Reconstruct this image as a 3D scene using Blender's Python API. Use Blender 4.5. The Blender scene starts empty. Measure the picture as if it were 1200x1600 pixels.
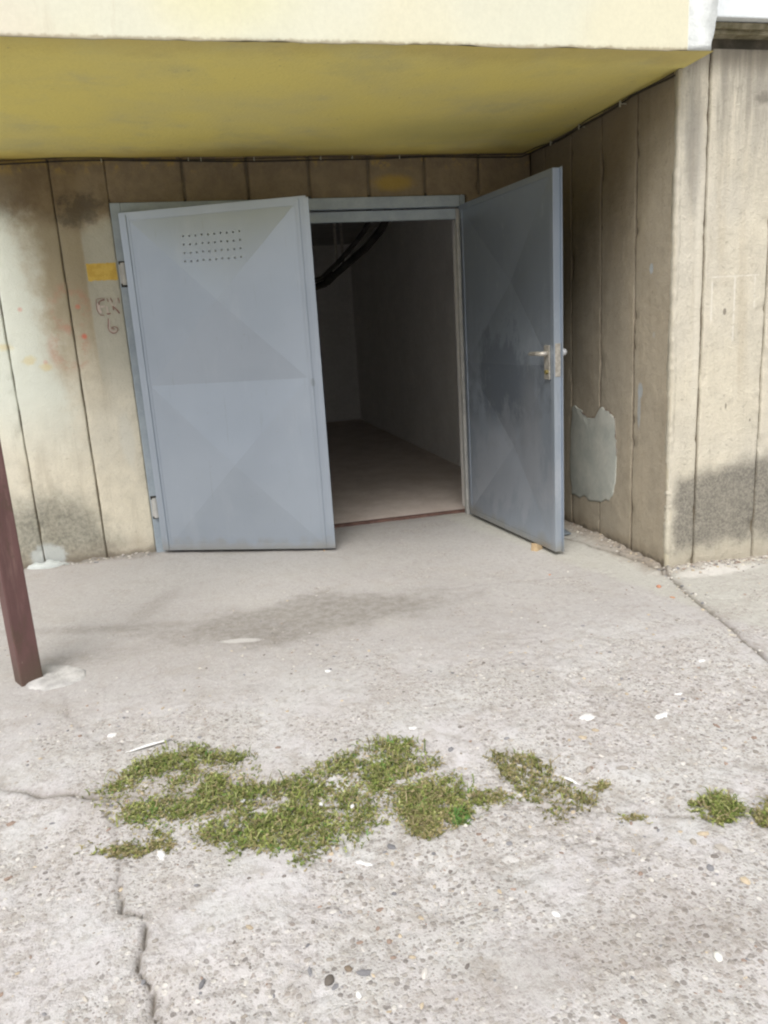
import bpy, bmesh, math, random
import numpy as np
from mathutils import Vector, Matrix

random.seed(7)
rng = np.random.default_rng(11)
sc = bpy.context.scene
COL = sc.collection

# ------------------------------------------------------------------ camera
cam_d = bpy.data.cameras.new('camera')
cam = bpy.data.objects.new('camera', cam_d)
COL.objects.link(cam)
sc.camera = cam
F_PX = 1183.8                                   # focal length in pixels of the 1200x1600 picture
pitch, yaw, roll = math.radians(13.51), math.radians(12.75), math.radians(-3.574)
fw = Vector((math.sin(yaw) * math.cos(pitch), math.cos(yaw) * math.cos(pitch), -math.sin(pitch)))
rt = Vector((math.cos(yaw), -math.sin(yaw), 0))
up = rt.cross(fw)
r2 = rt * math.cos(roll) + up * math.sin(roll)
u2 = -rt * math.sin(roll) + up * math.cos(roll)
m = Matrix((r2, u2, -fw)).transposed().to_4x4()
m.translation = Vector((0, -4.792, 1.265))
cam.matrix_world = m
cam_d.sensor_fit = 'VERTICAL'
cam_d.sensor_height = 24.0
cam_d.lens = 24.0 * F_PX / 1600.0
cam_d.clip_start = 0.05
cam_d.clip_end = 600

# ------------------------------------------------------------------ sky, sun, exposure
SUN_EL, SUN_AZ = math.radians(53), math.radians(203)     # azimuth clockwise from +Y: behind the camera, to its left
world = bpy.data.worlds.new("World")
sc.world = world
world.use_nodes = True
wn = world.node_tree
wn.nodes.clear()
w_out = wn.nodes.new('ShaderNodeOutputWorld')
w_bg = wn.nodes.new('ShaderNodeBackground')
w_sky = wn.nodes.new('ShaderNodeTexSky')
w_sky.sky_type = 'NISHITA'
w_sky.sun_disc = False
w_sky.sun_elevation = SUN_EL
w_sky.sun_rotation = SUN_AZ
w_sky.air_density = 1.0
w_sky.dust_density = 5.0
w_sky.ozone_density = 1.0
w_hs = wn.nodes.new('ShaderNodeHueSaturation')           # thin overcast: a paler sky
w_hs.inputs['Saturation'].default_value = 0.42
wn.links.new(w_sky.outputs[0], w_hs.inputs['Color'])
wn.links.new(w_hs.outputs[0], w_bg.inputs[0])
w_bg.inputs[1].default_value = 0.115
wn.links.new(w_bg.outputs[0], w_out.inputs[0])

sun_d = bpy.data.lights.new('sun', 'SUN')
sun_d.energy = 2.2
sun_d.angle = math.radians(38)
sun_d.color = (1.0, 0.97, 0.935)
sun = bpy.data.objects.new('sun', sun_d)
COL.objects.link(sun)
sdir = Vector((math.sin(SUN_AZ) * math.cos(SUN_EL), math.cos(SUN_AZ) * math.cos(SUN_EL), math.sin(SUN_EL)))
sun.rotation_euler = sdir.to_track_quat('Z', 'Y').to_euler()

vs = sc.view_settings
vs.view_transform = 'Standard'
vs.look = 'None'
vs.exposure = 0.40
vs.gamma = 1.0
vs.use_curve_mapping = False
sc.cycles.filter_width = 2.2
sc.cycles.max_bounces = 10
sc.cycles.diffuse_bounces = 6

# ------------------------------------------------------------------ node helpers
class S:
    """a float or colour socket with arithmetic"""
    def __init__(s, nt, sock): s.nt, s.k = nt, sock
    def _m(s, op, o, rev=False):
        n = s.nt.nodes.new('ShaderNodeMath'); n.operation = op
        a, b = (o, s) if rev else (s, o)
        for i, v in enumerate((a, b)):
            if v is None: continue
            if isinstance(v, S): s.nt.links.new(v.k, n.inputs[i])
            else: n.inputs[i].default_value = v
        return S(s.nt, n.outputs[0])
    def __add__(s, o): return s._m('ADD', o)
    def __radd__(s, o): return s._m('ADD', o)
    def __sub__(s, o): return s._m('SUBTRACT', o)
    def __rsub__(s, o): return s._m('SUBTRACT', o, True)
    def __mul__(s, o): return s._m('MULTIPLY', o)
    def __rmul__(s, o): return s._m('MULTIPLY', o)
    def __truediv__(s, o): return s._m('DIVIDE', o)
    def max(s, o): return s._m('MAXIMUM', o)
    def min(s, o): return s._m('MINIMUM', o)
    def abs(s): return s._m('ABSOLUTE', None)
    def sqrt(s): return s._m('SQRT', None)
    def pow(s, o): return s._m('POWER', o)
    def ss(s, a, b):
        """smoothstep from 0 at a to 1 at b (b may be below a)"""
        n = s.nt.nodes.new('ShaderNodeMapRange'); n.interpolation_type = 'SMOOTHSTEP'
        s.nt.links.new(s.k, n.inputs['Value'])
        lo, hi, x, y = (a, b, 0., 1.) if a < b else (b, a, 1., 0.)
        n.inputs['From Min'].default_value = lo; n.inputs['From Max'].default_value = hi
        n.inputs['To Min'].default_value = x; n.inputs['To Max'].default_value = y
        return S(s.nt, n.outputs[0])

class Mat:
    def __init__(s, name, obj_coords=False):
        s.mat = bpy.data.materials.new(name); s.mat.use_nodes = True
        s.nt = s.mat.node_tree
        s.b = s.nt.nodes['Principled BSDF']
        if obj_coords:
            n = s.nt.nodes.new('ShaderNodeTexCoord'); s.P = n.outputs['Object']
        else:
            n = s.nt.nodes.new('ShaderNodeNewGeometry'); s.P = n.outputs['Position']
        q = s.nt.nodes.new('ShaderNodeSeparateXYZ'); s.nt.links.new(s.P, q.inputs[0])
        s.x, s.y, s.z = (S(s.nt, q.outputs[i]) for i in range(3))
    def vec(s, sx, sy, sz):
        n = s.nt.nodes.new('ShaderNodeMapping'); n.inputs['Scale'].default_value = (sx, sy, sz)
        s.nt.links.new(s.P, n.inputs['Vector']); return n.outputs[0]
    def noise(s, scale, detail=3., rough=.55, stretch=None, dist=0.):
        n = s.nt.nodes.new('ShaderNodeTexNoise')
        n.inputs['Scale'].default_value = scale; n.inputs['Detail'].default_value = detail
        n.inputs['Roughness'].default_value = rough; n.inputs['Distortion'].default_value = dist
        s.nt.links.new(s.vec(*stretch) if stretch else s.P, n.inputs['Vector'])
        return S(s.nt, n.outputs['Fac'])
    def voro(s, scale, feature='F1', rnd=1.):
        n = s.nt.nodes.new('ShaderNodeTexVoronoi'); n.feature = feature
        n.inputs['Scale'].default_value = scale; n.inputs['Randomness'].default_value = rnd
        s.nt.links.new(s.P, n.inputs['Vector'])
        return S(s.nt, n.outputs['Distance']), n.outputs.get('Color')
    def col(s, c):
        n = s.nt.nodes.new('ShaderNodeRGB'); n.outputs[0].default_value = (*c, 1); return n.outputs[0]
    def mix(s, f, a, b):
        n = s.nt.nodes.new('ShaderNodeMix'); n.data_type = 'RGBA'; n.clamp_factor = True
        if isinstance(f, S): s.nt.links.new(f.k, n.inputs[0])
        else: n.inputs[0].default_value = f
        for v, i in ((a, 6), (b, 7)):
            if isinstance(v, tuple): n.inputs[i].default_value = (*v, 1)
            else: s.nt.links.new(v, n.inputs[i])
        return n.outputs[2]
    def mul(s, c, f):
        """colour times float"""
        n = s.nt.nodes.new('ShaderNodeVectorMath'); n.operation = 'SCALE'
        s.nt.links.new(c, n.inputs[0])
        if isinstance(f, S): s.nt.links.new(f.k, n.inputs['Scale'])
        else: n.inputs['Scale'].default_value = f
        return n.outputs[0]
    def attr(s, name):
        n = s.nt.nodes.new('ShaderNodeAttribute'); n.attribute_name = name
        return S(s.nt, n.outputs['Fac'])
    def attr_col(s, name):
        n = s.nt.nodes.new('ShaderNodeAttribute'); n.attribute_name = name
        return n.outputs['Color']
    def ramp(s, f, stops):
        n = s.nt.nodes.new('ShaderNodeValToRGB'); r = n.color_ramp
        while len(r.elements) < len(stops): r.elements.new(.5)
        for e, (p, c) in zip(r.elements, stops): e.position = p; e.color = (*c, 1)
        if isinstance(f, S): f = f.k
        s.nt.links.new(f, n.inputs[0]); return n.outputs[0]
    def done(s, color, rough=.9, height=None, bump=.004, metal=0., spec=.3, strength=1.):
        if isinstance(color, tuple): s.b.inputs['Base Color'].default_value = (*color, 1)
        else: s.nt.links.new(color, s.b.inputs['Base Color'])
        if isinstance(rough, S): s.nt.links.new(rough.k, s.b.inputs['Roughness'])
        else: s.b.inputs['Roughness'].default_value = rough
        s.b.inputs['Metallic'].default_value = metal
        s.b.inputs['Specular IOR Level'].default_value = spec
        if height is not None:
            n = s.nt.nodes.new('ShaderNodeBump'); n.inputs['Distance'].default_value = bump
            n.inputs['Strength'].default_value = strength
            s.nt.links.new(height.k, n.inputs['Height']); s.nt.links.new(n.outputs[0], s.b.inputs['Normal'])
        return s.mat

def ell(mt, a, b, ca, cb, ra, rb, warp=None, wamp=0.):
    """elliptic distance field: 1 on the rim"""
    d = (((a - ca) * (1. / ra)) * ((a - ca) * (1. / ra)) + ((b - cb) * (1. / rb)) * ((b - cb) * (1. / rb))).sqrt()
    if warp is not None: d = d + (warp - .5) * wamp
    return d

# ------------------------------------------------------------------ materials
def plaster_base(mt, c0, c1, c2):
    big = mt.noise(1.7, 4); mid = mt.noise(9, 5, .6); streak = mt.noise(6, 4, .6, (1.6, 1.6, .16))
    fine = mt.noise(140, 3, .7); drip = mt.noise(16, 6, .75, (1.5, 1.5, .10))
    c = mt.mix(big.ss(.36, .64), c0, c1)
    c = mt.mix(streak.ss(.5, .72) * .55, c, c2)
    c = mt.mul(c, .80 + mid * .40)
    pits = mt.noise(55, 4, .75)
    c = mt.mix(pits.ss(.60, .74) * .5, c, tuple(v * .5 for v in c0))
    pk = mt.noise(21, 6, .8); c = mt.mix(drip.ss(.56, .68) * .18, c, tuple(v * .6 for v in c2)); c = mt.mix(drip.ss(.42, .34) * .25, c, tuple(min(1, v * 1.2) for v in c0))
    c = mt.mix(pk.ss(.56, .66) * .35, c, tuple(v * .62 for v in c0)); c = mt.mix(pk.ss(.42, .32) * .3, c, tuple(min(1, v * 1.2) for v in c1))
    c = mt.mul(c, .80 + fine * .40)
    height = fine * .55 + mid * .9 + mt.noise(34, 5, .75) * .7 + pk * .25 + pits.ss(.72, .60) * .25
    return c, height, mid, streak

def rear_wall_mat():
    mt = Mat('weathered_rear_wall')
    c, h, mid, streak = plaster_base(mt, (.61, .57, .46), (.585, .56, .47), (.46, .42, .33))
    x, z = mt.x, mt.z
    n3 = mt.noise(3.2, 9, .68); n8 = mt.noise(8, 8, .72)
    pale = (x + (n3 - .5) * .5 + (z - 1.3) * .12).ss(-.74, -.9) * z.ss(.55, 1.1)
    c = mt.mix(pale * .95, c, (.60, .63, .56))
    br = (x + (n3 - .5) * .35 + z * .05).ss(-.86, -.68) * (x + (n3 - .5) * .08).ss(-.50, -.58) * (z + (n3 - .5) * .8).ss(.8, 1.65)
    c = mt.mix(br * .85, c, (.29, .245, .16))
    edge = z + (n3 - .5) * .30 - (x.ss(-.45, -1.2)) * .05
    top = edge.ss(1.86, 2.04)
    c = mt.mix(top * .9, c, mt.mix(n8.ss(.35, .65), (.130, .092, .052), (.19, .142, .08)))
    blk = ell(mt, x, z, -.55, 2.02, .15, .10, n8, 3.).ss(1., .45)
    c = mt.mix(blk * .5, c, (.05, .045, .035))
    # pale cement margin round the steel frame
    mar = (x + (n8 - .5) * .03).ss(-.575, -.56) * (z + (n3 - .5) * .22 - x * .35).ss(2.16, 2.06) * x.ss(-.385, -.40) * z.ss(.9, 1.25)
    c = mt.mix(mar * .8, c, mt.mix(n8, (.33, .325, .27), (.46, .455, .39)))
    # yellow paint
    yw = ell(mt, x, z, 1.27, 2.13, .17, .06, n8, 1.).ss(1.1, .3)
    yw = yw.max((z + (n8 - .5) * .16).ss(2.235, 2.28) * x.ss(-.2, -.6) * n3.ss(.42, .56))
    yw = yw.max(z.ss(2.19, 2.25) * n8.ss(.52, .6) * .7)
    c = mt.mix(yw * .6, c, (.42, .29, .045))
    rx = ((x + .482).abs() + (n8 - .5) * .012).ss(.084, .079); rz = ((z - 1.684).abs() + (mt.noise(30, 3) - .5) * .02).ss(.05, .045)
    c = mt.mix(rx * rz * .93, c, mt.mix(mt.noise(25, 4).ss(.4, .62), (.62, .43, .085), (.55, .36, .06)))
    # faded red spray: rings and dots
    for (cx, cz, r) in ((-.69, 1.50, .10), (-.72, 1.27, .10)):
        d = ell(mt, x, z, cx, cz, r, r * 1.1, n8, 1.3)
        c = mt.mix((d - 1.).abs().ss(.42, .05) * n8.ss(.44, .62) * .42, c, (.46, .20, .14))
    for (cx, cz, r, a) in ((-.628, 1.332, .022, .75), (-.64, 1.50, .02, .5), (-.95, 1.50, .02, .4), (-.86, 1.20, .018, .3)):
        c = mt.mix(ell(mt, x, z, cx, cz, r, r, n8, .9).ss(1., .3) * a, c, (.60, .14, .09))
    for (cx, cz) in ((-.95, 1.22), (-.86, 1.17), (-1.05, 1.30)):
        c = mt.mix(ell(mt, x, z, cx, cz, .045, .03, n8, 3.).ss(1., .3) * .35, c, (.62, .46, .10))
    # mould at the foot
    d = ell(mt, x, z, -.98, .06, .40, .42, n8, .9)
    c = mt.mix(d.ss(1.15, .60) * (.50 + n8 * .5), c, mt.mix(mt.noise(40, 4, .7).ss(.35, .65), (.085, .085, .07), (.24, .235, .19)))
    d = z + (n8 - .5) * .10
    c = mt.mix(d.ss(.05, .0) * .75, c, (.07, .062, .05))
    c = mt.mix((z + (n3 - .5) * .25).ss(.16, .02) * .4, c, (.30, .25, .19))
    w = ell(mt, x, z, -1.02, .05, .13, .09, n8, 1.2).ss(1., .7)
    c = mt.mix(w * .8, c, (.44, .47, .46))
    wh = ell(mt, x, z, -.47, .72, .055, .20, n8, 1.3).ss(1., .5)
    c = mt.mix(wh * .5, c, (.58, .58, .52))
    c = mt.mix(mt.attr('dirt').ss(.25, 1.) * (.10 + mt.noise(7, 6, .75).ss(.35, .62) * .65), c, (.15, .12, .08))
    return mt.done(c, .93, h, .006)

def side_wall_mat():
    mt = Mat('weathered_side_wall')
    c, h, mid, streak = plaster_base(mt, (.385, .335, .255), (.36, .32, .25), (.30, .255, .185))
    y, z = mt.y, mt.z
    n3 = mt.noise(3.2, 9, .68); n8 = mt.noise(8, 8, .72)
    st = (z + (n3 - .5) * .6 + (y + 1.55) * .85).ss(1.85, 2.6)  # brown grime, also painting in part of the soffit's diagonal shade
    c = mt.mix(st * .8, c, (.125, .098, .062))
    g = ell(mt, y, z, -1.05, 1.95, .16, .75, n8, .7).ss(1.2, .2)
    c = mt.mix(g * .3, c, (.16, .12, .07))
    for (cy, cz, ry, rz, a) in ((-1.37, 1.472, .020, .03, .8), (-1.288, .885, .028, .05, .7), (-1.28, .78, .018, .12, .55), (-1.40, 1.16, .015, .02, .25)):
        c = mt.mix(ell(mt, y, z, cy, cz, ry, rz, n8, .8).ss(1., .5) * a, c, (.37, .42, .46))
    c = mt.mix((z + (n8 - .5) * .14).ss(.12, .0) * .6, c, (.17, .135, .09))
    c = mt.mix((z + (mt.noise(18, 4) - .5) * .10).ss(.05, .01) * .8, c, (.12, .10, .075))
    c = mt.mix((y + (mt.noise(22, 4) - .5) * .04).ss(-1.53, -1.545) * .8, c, (.52, .48, .36))
    c = mt.mix(mt.attr('dirt').ss(.15, .8) * (.45 + mt.noise(5, 5, .7).ss(.3, .6) * .5), c, (.07, .052, .034))
    return mt.done(c, .93, h, .006)

def front_wall_mat():
    mt = Mat('weathered_front_wall')
    c, h, mid, streak = plaster_base(mt, (.58, .54, .435), (.53, .50, .42), (.46, .41, .31))
    x, z = mt.x, mt.z
    n3 = mt.noise(3.2, 9, .68); n8 = mt.noise(8, 8, .72); vs_ = mt.noise(9, 5, .7, (1.4, 1.4, .12))
    grain = mt.noise(95, 4, .8)
    c = mt.mix((z + (n3 - .5) * .5).ss(1.6, 2.2) * vs_.ss(.40, .62) * .75, c, (.25, .235, .20))
    c = mt.mix(ell(mt, x, z, 2.26, 1.98, .06, .30, n8, .9).ss(1.1, .4) * .5, c, (.23, .22, .20))
    c = mt.mix(z.ss(2.24, 2.34) * .6, c, (.15, .13, .095))
    c = mt.mix(ell(mt, x, z, 2.60, 2.18, .05, .04, n8, 3.).ss(1., .4) * .5, c, (.09, .08, .065))
    c = mt.mix(ell(mt, x, z, 2.30, 1.4, .025, .9, n8, .5).ss(1.2, .2) * .5, c, (.66, .63, .54))
    lim = .44 + x.ss(2.17, 2.75) * .09
    mo = (z - lim + (n8 - .5) * .20).ss(.07, -.05) * (z + (n8 - .5) * .16).ss(.03, .15) * (x + (n8 - .5) * .1).ss(2.17, 2.24)
    c = mt.mix(mo * (.70 + n8 * .35), c, mt.mix(grain.ss(.35, .65), (.105, .098, .085), (.26, .245, .205)))
    c = mt.mix((z + (n8 - .5) * .14).ss(.12, .01) * .5, c, (.26, .23, .18))
    for (cx, cz, rx, rz) in ((2.48, .80, .006, .02), (2.62, .72, .006, .01), (2.45, 1.25, .012, .02)):
        c = mt.mix(ell(mt, x, z, cx, cz, rx, rz, n8, .6).ss(1., .5) * .7, c, (.12, .10, .08))
    for (cx, lo, hi) in ((2.378, 1.20, 1.40), (2.50, 1.10, 1.42), (2.61, 1.25, 1.42)):
        c = mt.mix((x - cx).abs().ss(.006, .003) * z.ss(lo, lo + .02) * z.ss(hi, hi - .02) * n8.ss(.4, .5) * .5, c, (.72, .70, .64))
    c = mt.mix((z - 1.41).abs().ss(.005, .002) * x.ss(2.37, 2.38) * x.ss(2.64, 2.62) * .35, c, (.72, .70, .64))
    c = mt.mix(mt.attr('dirt').ss(.25, 1.) * (.10 + mt.noise(7, 6, .75).ss(.35, .62) * .65), c, (.15, .12, .08))
    return mt.done(c, .93, h + grain * .4, .007)

def groove_mat():
    mt = Mat('dirty_groove')
    n = mt.noise(20, 4)
    return mt.done(mt.mix(n, (.10, .085, .06), (.24, .20, .14)), .95, n, .004)

def soffit_mat():
    mt = Mat('yellow_soffit_paint')
    x, y = mt.x, mt.y
    n2 = mt.noise(1.3, 4, .55); n5 = mt.noise(2.4, 7, .62, (1, 1.2, 1)); f = mt.noise(80, 3, .6)
    c = mt.mix(n2.ss(.38, .62), (.76, .655, .20), (.70, .615, .23))
    c = mt.mix(n5.ss(.50, .72) * .38, c, (.50, .475, .24))
    c = mt.mix(mt.noise(2.6, 7, .65).ss(.54, .72) * .32, c, (.48, .46, .29))
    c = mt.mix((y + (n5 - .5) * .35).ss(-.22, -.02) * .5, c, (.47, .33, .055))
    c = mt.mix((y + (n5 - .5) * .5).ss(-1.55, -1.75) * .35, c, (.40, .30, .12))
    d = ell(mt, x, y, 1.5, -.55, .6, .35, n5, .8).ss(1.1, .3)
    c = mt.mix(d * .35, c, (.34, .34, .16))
    p = mt.noise(28, 4, .7)
    c = mt.mix(p.ss(.66, .73) * .5, c, (.16, .13, .09))
    c = mt.mul(c, .92 + f * .16)
    return mt.done(c, .85, f * .4 + p + n5 * .5, .003)

def beam_mat():
    mt = Mat('cream_beam_paint')
    x, z = mt.x, mt.z
    n2 = mt.noise(1.6, 4, .5); f = mt.noise(70, 4, .7); v = mt.noise(14, 4, .6, (1, 1, .15))
    c = mt.mix(n2.ss(.35, .65), (.62, .60, .455), (.595, .595, .48))
    c = mt.mix((x + (n2 - .5) * .6).ss(-.2, -.55) * .8, c, (.61, .57, .465))
    c = mt.mix(ell(mt, x, z, .25, 2.45, .35, .18, n2, .8).ss(1.2, .2) * .55, c, (.60, .59, .37))
    c = mt.mix(v.ss(.58, .75) * .35, c, (.50, .46, .36))
    c = mt.mix((z + (mt.noise(30, 4) - .5) * .03).ss(2.303, 2.292) * .6, c, (.30, .24, .15))
    c = mt.mix(x.ss(2.062, 2.066) * .95, c, mt.mix(f, (.50, .53, .52), (.70, .73, .72)))
    c = mt.mul(c, .9 + f * .2)
    return mt.done(c, .85, f * .5 + v * 1.5, .0015)

def simple(name, c0, c1, scale=12, rough=.85, bump=.002, spec=.3, metal=0., obj=False, detail=4):
    mt = Mat(name, obj)
    n = mt.noise(scale, detail, .6); f = mt.noise(scale * 7, 3, .6)
    c = mt.mix(n.ss(.32, .68), c0, c1)
    c = mt.mul(c, .88 + f * .24)
    return mt.done(c, rough, n + f * .4, bump, metal, spec)

def door_paint(name, inner=False):
    mt = Mat(name, True)
    x, z = mt.x, mt.z
    n2 = mt.noise(2.2, 4, .55); f = mt.noise(60, 4, .6); s = mt.noise(7, 4, .65, (1, 1, .22))
    c = mt.mix(n2.ss(.35, .65), (.365, .42, .49), (.39, .445, .515))
    c = mt.mix(s.ss(.55, .75) * .25, c, (.50, .55, .60))
    if inner:                                   # hand dirt and runs round the lock on the inside face; upper half darker
        x = x.abs()
        s = mt.noise(4.5, 9, .76, (1, 1, .45)); d = ell(mt, x, z, .50, .90, .42, .40, s, 3.6).ss(1.15, .55) * .58
        d = d.max((z + (s - .5) * 1.0).ss(1.0, 1.4) * .35)
        c = mt.mix(d, c, (.115, .140, .175))
        k = ell(mt, x, z, .80, .70, .16, .38, s, 1.5).ss(1.1, .2) * .5
        c = mt.mix(k, c, (.46, .49, .54)); c = mt.mix(ell(mt, x, z, .52, .42, .5, .34, s, 3.2).ss(1.1, .6) * .5, c, (.54, .58, .64)); sc_ = mt.noise(16, 6, .8, (1, 1, .3)); c = mt.mix(sc_.ss(.60, .68) * .35, c, (.52, .55, .60))
        c = mt.mix((z + (s - .5) * .2).ss(.10, .03) * .4, c, (.34, .33, .28))
    else:
        c = mt.mix((z + (n2 - .5) * .1).ss(.06, .02) * .3, c, (.30, .29, .25))
        c = mt.mix(ell(mt, x, z, 1.045, 1.0, .015, .03, f, .6).ss(1., .5) * .4, c, (.16, .18, .18))
    c = mt.mix(mt.noise(38, 5, .75).ss(.66, .72) * .4, c, (.22, .19, .15))
    c = mt.mix(mt.noise(30, 4, .7, (2.2, 1, .10)).ss(.64, .70) * .3, c, (.26, .28, .29)); c = mt.mix((z + (mt.noise(14, 5) - .5) * .16).ss(.10, .02) * .45, c, (.33, .31, .27))
    rg = .27 + n2 * .10 + s * .10
    return mt.done(c, rg, s * .5 + n2 * 1.0 + f * .15, .0018, .60, .5)

M = {}
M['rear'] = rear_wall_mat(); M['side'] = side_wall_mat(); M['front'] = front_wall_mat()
M['groove'] = groove_mat(); M['soffit'] = soffit_mat(); M['beam'] = beam_mat()
M['door_out'] = door_paint('blue_grey_door_paint'); M['door_in'] = door_paint('blue_grey_door_paint_soiled', True)
M['frame'] = simple('blue_grey_frame_paint', (.26, .31, .355), (.32, .37, .41), 9, .5, .001, .45)
M['jamb_pale'] = simple('chalky_jamb_paint', (.36, .36, .35), (.46, .46, .44), 14, .7)
M['rust'] = simple('rusty_steel', (.10, .058, .048), (.17, .10, .08), 22, .8, .002)
M['white_panel'] = simple('pale_blue_render', (.66, .70, .72), (.74, .78, .80), 5, .85, .002)
M['trim'] = simple('old_mortar_trim', (.16, .14, .08), (.34, .31, .22), 16, .9, .004)
M['dark_recess'] = simple('dark_brown_recess', (.06, .055, .04), (.12, .105, .08), 10, .95, .004)  # near-black brown for the recess back and the subsoil
M['inner_wall'] = simple('whitewashed_garage_wall', (.80, .79, .77), (.86, .85, .83), 3, .9, .003)
M['inner_ceiling'] = simple('garage_ceiling', (.38, .38, .37), (.45, .45, .44), 3, .9, .003)
M['inner_floor'] = simple('garage_floor', (.55, .48, .43), (.64, .57, .52), 5, .9, .003, detail=6)
M['pipe'] = simple('black_pipe', (.05, .048, .045), (.10, .095, .085), 10, .9)
M['cable'] = simple('black_cable', (.02, .018, .014), (.04, .035, .028), 30, .7)
M['clip'] = simple('pale_clip', (.35, .34, .26), (.45, .44, .36), 40, .6)
M['patch'] = simple('grey_plaster_patch', (.40, .42, .38), (.50, .505, .45), 6, .9, .004, detail=8)
M['metal'] = simple('worn_steel', (.34, .32, .28), (.50, .48, .43), 60, .45, .001, .5, .5, True)
M['handle'] = simple('pale_plastic_handle', (.55, .58, .62), (.66, .69, .72), 30, .4, .0005, .5, 0, True)
M['brass'] = simple('dull_brass', (.15, .13, .04), (.25, .2, .07), 50, .5, .001, .5, .3, True)
M['wood'] = simple('raw_wood', (.40, .29, .17), (.52, .40, .25), 30, .8, .001, .3, 0, True)
M['plastic_sheet'] = simple('grey_blue_sheet', (.10, .125, .15), (.17, .20, .225), 20, .5, .002, .5, 0, True)
M['white'] = simple('chalk_white', (.62, .62, .62), (.74, .74, .73), 60, .7, .001)
M['feather_tip'] = simple('grey_feather_tip', (.12, .12, .12), (.2, .2, .2), 60, .7, .001)
M['letter_brown'] = simple('faded_brown_paint', (.20, .11, .10), (.28, .17, .15), 90, .8, .0003)
M['letter_pale'] = simple('faded_pink_white_paint', (.50, .42, .38), (.56, .50, .46), 90, .8, .0003)
M['orange'] = simple('brick_crumb', (.48, .20, .11), (.55, .30, .18), 60, .85, .002)
M['footing'] = simple('pale_cement', (.34, .335, .325), (.50, .495, .48), 18, .92, .008, detail=8)

def post_mat():
    mt = Mat('brown_post_paint')
    n = mt.noise(5, 5, .6, (1, 1, .3)); f = mt.noise(60, 4, .7); v = mt.noise(26, 4, .7, (1, 1, .1))
    c = mt.mix(n.ss(.35, .65), (.085, .045, .042), (.135, .070, .066))
    c = mt.mix(v.ss(.52, .70) * .6, c, (.19, .12, .105)); k = mt.noise(9, 7, .75, (1, 1, .5)); c = mt.mix(k.ss(.50, .60) * .7, c, (.085, .055, .04)); c = mt.mix(mt.noise(17, 8, .8).ss(.62, .68) * .5, c, (.26, .20, .17)); c = mt.mix(k.ss(.40, .33) * .5, c, (.18, .10, .095))
    c = mt.mix(f.ss(.72, .76) * .6, c, (.34, .30, .27))
    c = mt.mix((mt.z + (n - .5) * .3).ss(.20, .02) * .7, c, (.085, .06, .042))
    return mt.done(c, .55, n + f * .3, .002, 0, .4)
M['post'] = post_mat()

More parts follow.
